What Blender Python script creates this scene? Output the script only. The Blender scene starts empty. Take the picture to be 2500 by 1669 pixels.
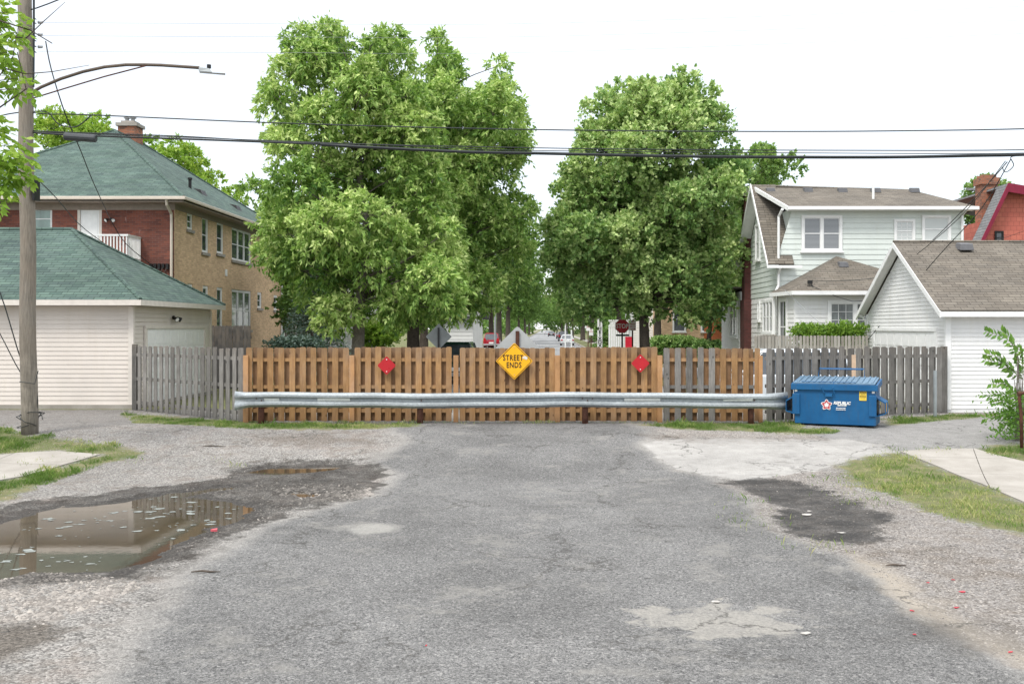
import bpy, bmesh, math, random
import numpy as np
from mathutils import Vector, Matrix
R = math.radians
random.seed(7)
SC = bpy.context.scene
COL = SC.collection

# ------------------------------------------------------------------ camera, sky, sun, exposure
EYE = 2.3; F = 2430.0; VX = 1333.0; VY = 800.0
cam_d = bpy.data.cameras.new("camera"); cam = bpy.data.objects.new("camera", cam_d)
COL.objects.link(cam); SC.camera = cam
cam.location = (0, 0, EYE); cam.rotation_euler = (R(90), 0, 0)
cam_d.sensor_width = 36; cam_d.lens = 35.0
cam_d.shift_x = -(VX-1250)/2500; cam_d.shift_y = -(834.5-VY)/2500
cam_d.clip_end = 3000; cam_d.clip_start = 0.1

SUN_EL, SUN_AZ = 58, 215          # degrees; azimuth measured from +Y clockwise
w = bpy.data.worlds.new("World"); SC.world = w; w.use_nodes = True
nt = w.node_tree; nt.nodes.clear()
wo = nt.nodes.new('ShaderNodeOutputWorld')
sky = nt.nodes.new('ShaderNodeTexSky'); sky.sky_type = 'NISHITA'; sky.sun_disc = False
sky.sun_elevation = R(SUN_EL); sky.sun_rotation = R(SUN_AZ)
b1 = nt.nodes.new('ShaderNodeBackground'); b1.inputs[1].default_value = 0.05
nt.links.new(sky.outputs[0], b1.inputs[0])
tc = nt.nodes.new('ShaderNodeTexCoord'); sx = nt.nodes.new('ShaderNodeSeparateXYZ')
nt.links.new(tc.outputs['Generated'], sx.inputs[0])
rp = nt.nodes.new('ShaderNodeValToRGB'); nt.links.new(sx.outputs[2], rp.inputs[0])
e = rp.color_ramp.elements
e[0].position = 0.0; e[0].color = (.335, .343, .35, 1)      # overcast: zenith about three times the horizon
e[1].position = 1.0; e[1].color = (1, 1, 1, 1)
m = e.new(.13); m.color = (.348, .355, .362, 1)
m = e.new(.30); m.color = (.40, .404, .408, 1)
nz = nt.nodes.new('ShaderNodeTexNoise'); nz.inputs['Scale'].default_value = 2.2; nz.inputs['Detail'].default_value = 5
mp = nt.nodes.new('ShaderNodeMapping'); mp.inputs['Scale'].default_value = (1, 1, 3.5)
nt.links.new(tc.outputs['Generated'], mp.inputs[0]); nt.links.new(mp.outputs[0], nz.inputs['Vector'])
mr = nt.nodes.new('ShaderNodeMapRange'); mr.inputs[1].default_value = .3; mr.inputs[2].default_value = .7
mr.inputs[3].default_value = .92; mr.inputs[4].default_value = 1.1
nt.links.new(nz.outputs[0], mr.inputs[0])
mu = nt.nodes.new('ShaderNodeVectorMath'); mu.operation = 'SCALE'
nt.links.new(rp.outputs[0], mu.inputs[0]); nt.links.new(mr.outputs[0], mu.inputs['Scale'])
b2 = nt.nodes.new('ShaderNodeBackground'); b2.inputs[1].default_value = 1.62
nt.links.new(mu.outputs[0], b2.inputs[0])
ad = nt.nodes.new('ShaderNodeAddShader'); nt.links.new(b1.outputs[0], ad.inputs[0]); nt.links.new(b2.outputs[0], ad.inputs[1])
nt.links.new(ad.outputs[0], wo.inputs[0])
sl = bpy.data.lights.new("sun", 'SUN'); sun = bpy.data.objects.new("sun", sl); COL.objects.link(sun)
sl.energy = 2.0; sl.angle = R(14); sl.color = (1, .97, .92)
sun.rotation_euler = (R(90-SUN_EL), 0, R(180-SUN_AZ) if False else R(-SUN_AZ+180))
SC.view_settings.view_transform = 'Standard'; SC.view_settings.look = 'None'
SC.view_settings.gamma = 1; SC.view_settings.exposure = 0.58

# ------------------------------------------------------------------ helpers
K = 2500/2349.0
def P(xd, yd, Y):                       # survey helper: a sighted point at distance Y
    return Vector(((xd*K-VX)/F*Y, Y, EYE-(yd*K-VY)/F*Y))
def zg(y):                              # the street falls gently from the fence towards the viewer
    t = np.clip((np.asarray(y, dtype=float)-17.2)/6.4, 0, 1); return -.42*(1-t*t*(3-2*t))
def G(xd, yd):                          # a sighted point on the ground
    v = (yd*K-VY)/F; lo, hi = 2.0, 400.0
    for _ in range(60):
        m_ = (lo+hi)/2
        if EYE-v*m_ > float(zg(m_)): lo = m_
        else: hi = m_
    return ((xd*K-VX)/F*lo, lo)
ORG = {}
def org(o): return ORG.get(o.name, Vector((0, 0, 0))) if o else Vector((0, 0, 0))
def tag(o, label=None, cat=None, group=None, kind=None):
    if label: o['label'] = label
    if cat: o['category'] = cat
    if group: o['group'] = group
    if kind: o['kind'] = kind
    return o
def thing(name, label, cat, loc=(0, 0, 0), group=None, rz=0, local=False):
    o = bpy.data.objects.new(name, None); COL.objects.link(o); o.location = loc; o.rotation_euler = (0, 0, rz)
    o.empty_display_size = .3
    ORG[o.name] = Vector((0, 0, 0)) if local else Vector(loc)
    return tag(o, label, cat, group)
def clone(root, loc=None, rz=None, scale=None, label=None, group=None, mats=None):
    def rec(o, par):
        c = o.copy(); COL.objects.link(c); c.parent = par
        if mats:
            for i, s in enumerate(c.material_slots):
                if s.material and s.material.name in mats:
                    s.link = 'OBJECT'; s.material = mats[s.material.name]
        for ch in list(o.children):
            if ch != c: rec(ch, c)
        return c
    r = rec(root, None)
    if loc is not None: r.location = loc
    if rz is not None: r.rotation_euler = (0, 0, rz)
    if scale is not None: r.scale = scale if hasattr(scale, '__len__') else (scale,)*3
    if label: r['label'] = label
    if group: r['group'] = group
    return r

class MB:
    def __init__(s): s.v = []; s.f = []; s.r = []
    def add(s, vs, fs, rnd=0.5):
        n = len(s.v); s.v += [tuple(v) for v in vs]; s.r += [rnd]*len(vs)
        s.f += [tuple(i+n for i in f) for f in fs]; return s
    def hexa(s, p, rnd=.5):              # 8 points, bottom 4 ccw then top 4
        return s.add(p, [(3, 2, 1, 0), (4, 5, 6, 7), (0, 1, 5, 4), (1, 2, 6, 5), (2, 3, 7, 6), (3, 0, 4, 7)], rnd)
    def box(s, c, d, rnd=.5, rz=0, M=None):
        x, y, z = [q/2 for q in d]
        p = [Vector(q) for q in ((-x, -y, -z), (x, -y, -z), (x, y, -z), (-x, y, -z), (-x, -y, z), (x, -y, z), (x, y, z), (-x, y, z))]
        m = M if M is not None else Matrix.Rotation(rz, 3, 'Z')
        return s.hexa([m @ q + Vector(c) for q in p], rnd)
    def bb(s, a, b, rnd=.5):
        return s.box([(a[i]+b[i])/2 for i in range(3)], [abs(b[i]-a[i]) for i in range(3)], rnd)
    def quad(s, a, b, c, d, rnd=.5): return s.add([a, b, c, d], [(0, 1, 2, 3)], rnd)
    def poly(s, pts, rnd=.5): return s.add(pts, [tuple(range(len(pts)))], rnd)
    def prism(s, pts, ext, rnd=.5):      # polygon swept by vector ext
        n = len(pts); ext = Vector(ext); a = [Vector(p) for p in pts]; b = [p+ext for p in a]
        fs = [tuple(range(n))[::-1], tuple(range(n, 2*n))] + [(i, (i+1) % n, (i+1) % n+n, i+n) for i in range(n)]
        return s.add(a+b, fs, rnd)
    def tube(s, pts, rad, n=8, rnd=.5, cap=True):
        pts = [Vector(p) for p in pts]; L = len(pts)
        if not hasattr(rad, '__len__'): rad = [rad]*L
        vs = []; pu = None
        for i, p in enumerate(pts):
            t = (pts[min(i+1, L-1)]-pts[max(i-1, 0)]).normalized()
            if pu is None:
                ref = Vector((0, 0, 1)) if abs(t.z) < .9 else Vector((1, 0, 0)); pu = t.cross(ref).normalized()
            u = (pu-t*pu.dot(t)).normalized(); v = t.cross(u); pu = u
            for k in range(n):
                a = 2*math.pi*k/n; vs.append(p+(u*math.cos(a)+v*math.sin(a))*rad[i])
        fs = [(i*n+k, i*n+(k+1) % n, (i+1)*n+(k+1) % n, (i+1)*n+k) for i in range(L-1) for k in range(n)]
        if cap: fs += [tuple(range(n))[::-1], tuple(range((L-1)*n, L*n))]
        return s.add(vs, fs, rnd)
    def build(s, name, mat, parent=None, smooth=False, bevel=0, origin=None, mb2=None):
        o_ = org(parent) if origin is None else Vector(origin)
        v = np.array([tuple(q) for q in s.v], dtype=np.float64).reshape(-1, 3)
        co = v-np.array(o_)
        me = bpy.data.meshes.new(name); me.from_pydata(co.tolist(), [], s.f)
        uvm(me, v, s.f)
        at = me.attributes.new('rnd', 'FLOAT', 'POINT'); at.data.foreach_set('value', np.array(s.r, dtype=np.float32))
        me.materials.append(mat)
        if smooth: me.polygons.foreach_set('use_smooth', [True]*len(me.polygons))
        ob = bpy.data.objects.new(name, me); COL.objects.link(ob)
        if parent: ob.parent = parent
        else: ob.location = o_
        ORG[ob.name] = o_
        if bevel:
            md = ob.modifiers.new('bevel', 'BEVEL'); md.width = bevel; md.segments = 2; md.limit_method = 'ANGLE'
        return ob
def uvm(me, v, faces):
    me.update(); uv = me.uv_layers.new(name='UVMap'); out = []
    for p, f in zip(me.polygons, faces):
        n = p.normal
        if abs(n.z) > .97: t = Vector((1, 0, 0)); b = Vector((0, 1, 0))
        else: t = Vector((0, 0, 1)).cross(n).normalized(); b = n.cross(t)
        for i in f:
            q = v[i]; out += [q[0]*t.x+q[1]*t.y+q[2]*t.z, q[0]*b.x+q[1]*b.y+q[2]*b.z]
    uv.data.foreach_set('uv', out)

def npmesh(name, V, T, mat, parent=None, attrs=None, origin=(0, 0, 0), smooth=False, nv=3):
    o_ = org(parent) if parent else Vector(origin)
    me = bpy.data.meshes.new(name); V = (V-np.array(o_)).astype(np.float32)
    me.vertices.add(len(V)); me.vertices.foreach_set('co', V.ravel())
    n = len(T); me.loops.add(n*nv); me.loops.foreach_set('vertex_index', T.astype(np.int32).ravel())
    me.polygons.add(n); me.polygons.foreach_set('loop_start', np.arange(0, n*nv, nv, dtype=np.int32))
    try: me.polygons.foreach_set('loop_total', np.full(n, nv, dtype=np.int32))
    except Exception: pass
    if smooth: me.polygons.foreach_set('use_smooth', np.ones(n, dtype=bool))
    me.update(calc_edges=True)
    for k, a in (attrs or {}).items():
        at = me.attributes.new(k, 'FLOAT', 'POINT'); at.data.foreach_set('value', a.astype(np.float32))
    me.materials.append(mat)
    ob = bpy.data.objects.new(name, me); COL.objects.link(ob)
    if parent: ob.parent = parent
    else: ob.location = o_
    ORG[ob.name] = o_
    return ob

# ------------------------------------------------------------------ node helpers
class N:
    def __init__(s, name):
        s.m = bpy.data.materials.new(name); s.m.use_nodes = True; s.t = s.m.node_tree
        s.b = s.t.nodes['Principled BSDF']; s.o = s.t.nodes['Material Output']; s._tc = None
        s.b.inputs['Roughness'].default_value = .8; s.b.inputs['Specular IOR Level'].default_value = .3
    def n(s, typ, **kw):
        x = s.t.nodes.new('ShaderNode'+typ)
        for k, v in kw.items(): setattr(x, k, v)
        return x
    def l(s, a, b): s.t.links.new(a, b)
    def set(s, inp, v):
        if isinstance(v, (int, float)): inp.default_value = v
        elif isinstance(v, (tuple, list)): inp.default_value = (tuple(v)+(1,))[:len(inp.default_value)] if len(v) == 3 and len(inp.default_value) == 4 else v
        else: s.l(v, inp)
    def co(s, kind='Object', scale=(1, 1, 1), loc=None):
        if s._tc is None: s._tc = s.n('TexCoord')
        m = s.n('Mapping'); m.inputs['Scale'].default_value = scale; s.l(s._tc.outputs[kind], m.inputs[0])
        if loc is not None: s.l(loc, m.inputs['Location'])
        return m.outputs[0]
    def pos(s, scale=(1, 1, 1)):
        g = s.n('NewGeometry'); m = s.n('Mapping'); m.inputs['Scale'].default_value = scale
        s.l(g.outputs['Position'], m.inputs[0]); return m.outputs[0]
    def noise(s, vec, scale, detail=4, rough=.55, out=0):
        x = s.n('TexNoise'); s.set(x.inputs['Scale'], scale); x.inputs['Detail'].default_value = detail
        x.inputs['Roughness'].default_value = rough; s.l(vec, x.inputs['Vector']); return x.outputs[out]
    def vor(s, vec, scale, out='Distance', feature='F1'):
        x = s.n('TexVoronoi', feature=feature); x.inputs['Scale'].default_value = scale; s.l(vec, x.inputs['Vector']); return x.outputs[out]
    def ramp(s, fac, a, b, lo=0., hi=1.):
        x = s.n('MapRange'); x.inputs[1].default_value = a; x.inputs[2].default_value = b
        x.inputs[3].default_value = lo; x.inputs[4].default_value = hi; s.l(fac, x.inputs[0]); return x.outputs[0]
    def mix(s, fac, a, b, mode='MIX'):
        x = s.n('Mix', data_type='RGBA', blend_type=mode); s.set(x.inputs[0], fac)
        s.set(x.inputs[6], a); s.set(x.inputs[7], b); return x.outputs[2]
    def math(s, op, a, b=0., c=None):
        x = s.n('Math', operation=op); s.set(x.inputs[0], a); s.set(x.inputs[1], b)
        if c is not None: s.set(x.inputs[2], c)
        return x.outputs[0]
    def attr(s, name, out='Fac'):
        x = s.n('Attribute', attribute_name=name); return x.outputs[out]
    def sep(s, v, i):
        x = s.n('SeparateColor'); s.l(v, x.inputs[0]); return x.outputs[i]
    def scl(s, col, fac):
        x = s.n('VectorMath', operation='SCALE'); s.set(x.inputs[0], col); s.set(x.inputs['Scale'], fac); return x.outputs[0]
    def bump(s, h, strength=.5, dist=.01, nrm=None):
        x = s.n('Bump'); x.inputs['Strength'].default_value = strength; x.inputs['Distance'].default_value = dist
        s.l(h, x.inputs['Height'])
        if nrm: s.l(nrm, x.inputs['Normal'])
        s.l(x.outputs[0], s.b.inputs['Normal']); return x.outputs[0]
    def col(s, c): s.set(s.b.inputs['Base Color'], c)
    def rough(s, v): s.set(s.b.inputs['Roughness'], v)
def flat(name, c, rough=.6, metal=0, var=.12, scale=6, spec=.3, bump=0):
    k = N(name); v = k.pos()
    f = k.noise(v, scale, 5); f2 = k.noise(v, scale*.17, 3)
    a = tuple(q*(1-var) for q in c); b = tuple(min(1, q*(1+var)) for q in c)
    cc = k.mix(k.ramp(f, .3, .7), a, b); cc = k.scl(cc, k.ramp(f2, .3, .7, 1-var*.6, 1+var*.6))
    k.col(cc); k.rough(k.ramp(f, .3, .7, rough*.85, min(1, rough*1.15))); k.b.inputs['Metallic'].default_value = metal
    k.b.inputs['Specular IOR Level'].default_value = spec
    if bump: k.bump(k.noise(v, scale*6, 3), bump, .005)
    return k.m
def m_brick(name, c1, c2, mortar, streak=.2, white=0.):
    k = N(name); uv = k.co('UV'); br = k.n('TexBrick'); k.l(uv, br.inputs['Vector'])
    br.inputs['Scale'].default_value = 1; br.inputs['Brick Width'].default_value = .225; br.inputs['Row Height'].default_value = .078
    br.inputs['Mortar Size'].default_value = .007; br.inputs['Mortar Smooth'].default_value = .3
    br.inputs['Color1'].default_value = (*c1, 1); br.inputs['Color2'].default_value = (*c2, 1); br.inputs['Mortar'].default_value = (*mortar, 1)
    n1 = k.noise(uv, .55, 5); n2 = k.noise(k.pos((3, 3, .5)), 1.2, 4)
    c = k.scl(br.outputs[0], k.ramp(n1, .3, .7, 1-streak, 1+streak))
    if white:
        wsp = k.noise(k.pos((1, 1, .35)), 2.5, 8, .75)
        c = k.mix(k.ramp(wsp, .62, .72, 0, white), c, (.5, .45, .42))
    c = k.mix(k.ramp(n2, .55, .8, 0, .35), c, tuple(q*.55 for q in c1)); k.col(c)
    k.bump(br.outputs[1], -.6, .008); k.rough(.9); return k.m
def m_shingle(name, c1, c2, c3, wear=.2):
    k = N(name); uv = k.co('UV')
    def br(wd, off, ca, cb):
        b = k.n('TexBrick'); k.l(uv, b.inputs['Vector']); b.offset = off; b.offset_frequency = 2; b.squash = 1
        b.inputs['Scale'].default_value = 1; b.inputs['Brick Width'].default_value = wd; b.inputs['Row Height'].default_value = .145
        b.inputs['Mortar Size'].default_value = .011; b.inputs['Mortar Smooth'].default_value = .4
        b.inputs['Color1'].default_value = (*ca, 1); b.inputs['Color2'].default_value = (*cb, 1)
        b.inputs['Mortar'].default_value = (*[q*.33 for q in c1], 1); return b
    a = br(.34, .37, c1, c2); b = br(.87, .61, c3, c1)
    c = k.mix(.45, a.outputs[0], b.outputs[0])
    n1 = k.noise(uv, .7, 5); n2 = k.noise(uv, 90, 2)
    c = k.scl(c, k.ramp(n1, .3, .7, 1-wear, 1+wear)); c = k.scl(c, k.ramp(n2, .3, .7, .85, 1.15)); k.col(c)
    # shadow step of each course comes from bump on a sawtooth in v
    s_ = k.n('SeparateXYZ'); k.l(uv, s_.inputs[0])
    saw = k.math('FRACT', k.math('DIVIDE', s_.outputs[1], .145))
    h = k.math('ADD', k.math('MULTIPLY', saw, -1), k.math('MULTIPLY', a.outputs[1], -.4)); k.bump(h, .8, .014); k.rough(.95); return k.m
def m_wood(name, c1, c2, grain=.35, knots=True, green=0.):
    k = N(name); r = k.attr('rnd'); cmb = k.n('CombineXYZ')
    k.l(k.math('MULTIPLY', r, 37), cmb.inputs[0]); k.l(k.math('MULTIPLY', r, 91), cmb.inputs[2])
    g = k.n('NewGeometry'); ad = k.n('VectorMath', operation='ADD'); k.l(g.outputs['Position'], ad.inputs[0]); k.l(cmb.outputs[0], ad.inputs[1])
    mp = k.n('Mapping'); mp.inputs['Scale'].default_value = (1, 1, .06); k.l(ad.outputs[0], mp.inputs[0])
    n1 = k.noise(mp.outputs[0], 55, 6, .65); n2 = k.noise(ad.outputs[0], 3, 5)
    c = k.mix(k.ramp(n1, .3, .7), c1, c2)
    c = k.scl(c, k.ramp(r, 0, 1, 1-grain, 1+grain)); c = k.scl(c, k.ramp(n2, .25, .75, .72, 1.22))
    sp = k.n('SeparateXYZ'); k.l(g.outputs['Position'], sp.inputs[0])
    low = k.math('MULTIPLY', k.ramp(sp.outputs[2], .35, 0, 0, .6), k.ramp(n2, .3, .6)); c = k.mix(low, c, tuple(q*.45 for q in c1))   # splash dirt near the soil
    bl = k.noise(k.pos((1, 1, .5)), 1.4, 6, .7); c = k.mix(k.math('MULTIPLY', k.ramp(bl, .45, .68), k.ramp(r, .2, .9, .05, .42)), c, tuple(.35*q+.65*sum(c2)/3 for q in c2))
    tp_ = k.math('MULTIPLY', k.ramp(sp.outputs[2], 1.5, 1.82, 0, .5), k.ramp(n2, .35, .6)); c = k.mix(tp_, c, (.16, .13, .10))
    if knots:
        mk = k.n('Mapping'); mk.inputs['Scale'].default_value = (1, 1, .6); k.l(ad.outputs[0], mk.inputs[0])
        kv = k.vor(mk.outputs[0], 3.6); c = k.mix(k.ramp(kv, .05, .09, .75, 0), c, tuple(q*.25 for q in c1))
    k.col(c); k.rough(.85); k.bump(n1, .35, .004); return k.m
def m_siding(name, c, dirt=.12):
    k = N(name); v = k.pos((1, 1, .6)); a = k.noise(v, 1.1, 6, .6); b = k.noise(k.pos((2.5, 2.5, .25)), 2.2, 5)
    cc = k.scl(c, k.ramp(a, .3, .7, 1-dirt, 1.03)); cc = k.mix(k.ramp(b, .52, .8, 0, dirt*2.2), cc, tuple(q*f for q, f in zip(c, (.78, .74, .62))))
    k.col(cc); k.rough(.5); k.bump(k.noise(k.pos((1, 1, 10)), 9, 4), .12, .004); return k.m
def m_leaf(name, dark, mid, light, trans=.35, hue=0.):
    k = N(name); r = k.attr('rnd'); t = k.attr('tone')
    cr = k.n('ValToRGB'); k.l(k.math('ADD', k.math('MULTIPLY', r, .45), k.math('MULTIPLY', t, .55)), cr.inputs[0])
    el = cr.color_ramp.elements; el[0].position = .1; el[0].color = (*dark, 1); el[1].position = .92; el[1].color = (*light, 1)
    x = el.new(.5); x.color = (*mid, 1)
    k.col(cr.outputs[0]); k.b.inputs['Roughness'].default_value = .5; k.b.inputs['Specular IOR Level'].default_value = .35
    tr = k.n('BsdfTranslucent'); k.l(k.mix(.5, cr.outputs[0], (.2, .36, .03)), tr.inputs[0])
    ms = k.n('MixShader'); ms.inputs[0].default_value = trans
    k.l(k.b.outputs[0], ms.inputs[1]); k.l(tr.outputs[0], ms.inputs[2]); k.l(ms.outputs[0], k.o.inputs[0]); return k.m
def m_glass(name, c=(.03, .035, .04), blinds=None, rough=.06):
    k = N(name); base = c
    if blinds:
        s_ = k.n('SeparateXYZ'); k.l(k.pos(), s_.inputs[0])
        f = k.math('FRACT', k.math('MULTIPLY', s_.outputs[2], blinds[0])); base = k.mix(k.ramp(f, .25, .4), c, blinds[1])
        k.col(base)
    else:
        k.col(k.mix(k.ramp(k.noise(k.pos((1, 1, .4)), 2, 3), .35, .65), c, tuple(min(1, q*2.2) for q in c)))
    k.rough(rough); k.b.inputs['Specular IOR Level'].default_value = .6; k.b.inputs['Coat Weight'].default_value = .6; k.b.inputs['Coat Roughness'].default_value = .03
    return k.m

M = {}
M['white'] = flat('white_paint', (.74, .74, .72), .5, var=.05)
M['cream'] = flat('cream_trim', (.62, .57, .51), .55, var=.07)
M['gutter'] = flat('beige_gutter', (.55, .48, .40), .45, var=.06)
M['sid_white'] = m_siding('white_siding', (.74, .735, .715))
M['sid_cream'] = m_siding('cream_siding', (.62, .565, .505), .10)
M['sid_green'] = m_siding('pale_green_siding', (.60, .643, .597), .10)
M['brick_red'] = m_brick('red_brick', (.215, .07, .045), (.12, .045, .035), (.15, .095, .08), .3, .7)
M['brick_tan'] = m_brick('tan_brick', (.64, .45, .27), (.47, .32, .19), (.38, .31, .23), .12)
M['brick_dark'] = m_brick('dark_brick', (.11, .035, .03), (.07, .025, .02), (.08, .05, .045), .2)
M['brick_old'] = m_brick('old_orange_brick', (.35, .13, .07), (.14, .07, .05), (.22, .17, .13), .3, .4)
M['sh_green'] = m_shingle('green_shingles', (.058, .095, .078), (.12, .175, .14), (.04, .055, .062))
M['sh_brown'] = m_shingle('brown_shingles', (.13, .112, .09), (.21, .185, .15), (.085, .077, .067), .15)
M['sh_grey'] = m_shingle('grey_shingles', (.16, .16, .16), (.22, .22, .22), (.12, .12, .12), .15)
M['wood_or'] = m_wood('stained_orange_wood', (.25, .13, .054), (.39, .23, .10), .17)
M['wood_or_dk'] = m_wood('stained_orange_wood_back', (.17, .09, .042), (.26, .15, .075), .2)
M['wood_post'] = m_wood('fresh_orange_post', (.40, .215, .095), (.47, .26, .12), .1, knots=False)
M['wood_gr'] = m_wood('weathered_grey_wood', (.105, .098, .088), (.23, .217, .198), .34)
M['wood_pale'] = m_wood('pale_picket_wood', (.30, .28, .24), (.42, .40, .35), .2)
M['wood_dk'] = m_wood('dark_grey_wood', (.05, .047, .045), (.10, .095, .09), .2)
M['wood_new'] = m_wood('new_pine', (.50, .34, .22), (.60, .43, .29), .1)
M['pole'] = m_wood('pole_wood', (.12, .105, .085), (.33, .29, .235), .1, knots=False)
M['bark'] = flat('bark', (.075, .06, .048), .95, var=.35, scale=14, bump=.8)
M['bark_l'] = flat('bark_light', (.16, .14, .12), .95, var=.3, scale=14, bump=.8)
M['cable'] = flat('black_cable', (.022, .026, .027), .5, var=.2)
M['cable_g'] = flat('grey_wire', (.30, .31, .32), .5, var=.1)
M['glass'] = m_glass('window_glass'); M['glass_l'] = m_glass('window_glass_pale', (.12, .17, .15))
M['glass_b'] = m_glass('window_blinds', (.04, .045, .05), (22, (.26, .27, .28)))
M['glass_w'] = m_glass('window_white_blinds', (.40, .43, .41), (30, (.52, .54, .52)), .2)
M['curtain'] = m_glass('window_curtain', (.10, .11, .11))
M['black'] = flat('black_metal', (.02, .02, .02), .5, .2)
M['rust'] = flat('rusty_steel', (.10, .045, .03), .85, .3, var=.4, scale=12, bump=.4)
M['rust_l'] = flat('rusty_arm', (.125, .10, .08), .8, .2, var=.2, scale=8)
M['plast'] = flat('grey_plastic', (.30, .31, .32), .5)
M['yellow'] = flat('sign_yellow', (.80, .40, .012), .4, var=.04)
M['red'] = flat('sign_red', (.42, .008, .015), .3, var=.08, spec=.5)
M['stopred'] = flat('stop_red', (.48, .018, .03), .4, var=.08)
M['tape'] = flat('white_reflective_tape', (.62, .64, .62), .4, var=.1, scale=20)
M['signback'] = flat('bare_aluminium', (.42, .43, .42), .45, .3, var=.05)
M['concrete'] = None

def leafs():
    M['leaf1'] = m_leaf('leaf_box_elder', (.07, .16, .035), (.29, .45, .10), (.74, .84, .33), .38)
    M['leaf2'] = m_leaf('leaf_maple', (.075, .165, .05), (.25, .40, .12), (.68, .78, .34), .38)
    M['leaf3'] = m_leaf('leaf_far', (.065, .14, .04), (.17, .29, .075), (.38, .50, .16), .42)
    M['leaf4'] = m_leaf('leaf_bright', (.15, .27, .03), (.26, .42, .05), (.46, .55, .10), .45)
    M['leaf5'] = m_leaf('leaf_hedge', (.05, .11, .02), (.13, .25, .03), (.25, .38, .05), .3)
    M['leaf6'] = m_leaf('leaf_spruce', (.05, .085, .07), (.09, .14, .115), (.17, .23, .19), .1)
    M['leaf7'] = m_leaf('leaf_sapling', (.06, .14, .03), (.12, .25, .04), (.25, .38, .08), .4)
    M['grass'] = m_leaf('grass_blade', (.07, .13, .025), (.16, .25, .05), (.47, .44, .20), .3)
leafs()

# ------------------------------------------------------------------ numpy noise, polygons
def hashn(ix, iy, seed):
    h = (ix*374761393 + iy*668265263 + seed*1442695041) & 0xffffffff
    h = ((h ^ (h >> 13))*1274126177) & 0xffffffff
    return ((h ^ (h >> 16)) & 0xffff)/65535.0
def vnoise(x, y, s, seed=0):
    x = x*s; y = y*s; ix = np.floor(x).astype(np.int64); iy = np.floor(y).astype(np.int64); fx = x-ix; fy = y-iy
    fx = fx*fx*(3-2*fx); fy = fy*fy*(3-2*fy)
    a = hashn(ix, iy, seed); b = hashn(ix+1, iy, seed); c = hashn(ix, iy+1, seed); d = hashn(ix+1, iy+1, seed)
    return (a*(1-fx)+b*fx)*(1-fy)+(c*(1-fx)+d*fx)*fy-.5
def fbm(x, y, s, o=4, seed=0):
    r = 0*x; a = 1
    for i in range(o): r = r+a*vnoise(x, y, s*2**i, seed+i); a *= .55
    return r
def sdpoly(x, y, poly):                  # signed distance, positive inside
    p = np.array(poly); n = len(p); d = np.full(x.shape, 1e9); ins = np.zeros(x.shape, bool)
    for i in range(n):
        ax, ay = p[i]; bx, by = p[(i+1) % n]; ex, ey = bx-ax, by-ay
        t = np.clip(((x-ax)*ex+(y-ay)*ey)/(ex*ex+ey*ey+1e-12), 0, 1)
        d = np.minimum(d, np.hypot(x-ax-t*ex, y-ay-t*ey))
        c = ((ay > y) != (by > y)) & (x < ex*(y-ay)/(ey+1e-12*(ey == 0))+ax); ins ^= c
    return np.where(ins, d, -d)
def gp(pts): return [G(*p) for p in pts]
def sstep(a, b, x): t = np.clip((x-a)/(b-a), 0, 1); return t*t*(3-2*t)

Z_ASPH = gp([(900, 968), (960, 966), (1440, 966), (1470, 978), (1500, 1000), (1478, 1020), (1510, 1050), (1560, 1080), (1650, 1100), (1690, 1112), (1730, 1150), (1745, 1190), (1790, 1225), (1860, 1250), (1990, 1292), (2060, 1360), (2180, 1440), (2349, 1535), (2700, 1760), (120, 1760), (260, 1568), (330, 1430), (400, 1340), (490, 1268), (600, 1205), (720, 1172), (860, 1135), (900, 1090), (850, 1058), (930, 1015), (900, 985)])
Z_APRON = gp([(1478, 1016), (1540, 1006), (1700, 1004), (1900, 1006), (2030, 1022), (2065, 1032), (1990, 1050), (1900, 1070), (1830, 1086), (1720, 1100), (1650, 1097), (1560, 1078), (1505, 1048)])
Z_GREYR = gp([(1830, 990), (2030, 972), (2200, 958), (2480, 948), (2480, 1012), (2240, 1030), (2060, 1031), (1960, 1012), (1890, 1004)])
Z_RGRAV = gp([(1640, 1104), (1830, 1086), (1930, 1075), (1940, 1120), (2050, 1140), (2150, 1185), (2260, 1215), (2480, 1240), (2900, 1568), (2900, 1760), (2700, 1760), (2349, 1535), (2180, 1440), (2060, 1360), (1990, 1292), (1860, 1250), (1790, 1225), (1745, 1190), (1730, 1150)])
Z_WETR = gp([(1655, 1104), (1720, 1095), (1800, 1098), (1900, 1120), (1960, 1150), (2060, 1185), (2000, 1196), (2000, 1215), (2055, 1235), (1990, 1250), (1900, 1240), (1830, 1232), (1775, 1208), (1762, 1182), (1800, 1164), (1740, 1140), (1700, 1120)])
Z_PUD = gp([(-160, 1240), (-60, 1210), (0, 1192), (80, 1172), (140, 1158), (250, 1152), (330, 1138), (420, 1122), (548, 1110), (556, 1117), (470, 1126), (430, 1136), (520, 1143), (592, 1160), (570, 1176), (520, 1196), (470, 1214), (420, 1242), (370, 1268), (320, 1292), (260, 1314), (190, 1313), (80, 1312), (0, 1322), (-160, 1336)])
Z_PUD2 = gp([(575, 1080), (610, 1070), (700, 1068), (782, 1060), (750, 1074), (700, 1082), (630, 1086)])
Z_PUD3 = gp([(655, 1130), (690, 1124), (725, 1130), (690, 1137)])
Z_WETL = gp([(-160, 1190), (60, 1150), (250, 1128), (420, 1105), (600, 1080), (690, 1050), (830, 1050), (880, 1075), (870, 1120), (800, 1150), (700, 1165), (600, 1200), (480, 1250), (380, 1300), (300, 1325), (0, 1335), (-160, 1350)])
Z_MUD = gp([(-200, 1440), (60, 1430), (150, 1450), (100, 1490), (0, 1530), (-200, 1560)])
Z_DKL = gp([(40, 935), (300, 940), (340, 965), (200, 985), (90, 985), (-80, 975), (-80, 935)])
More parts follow.
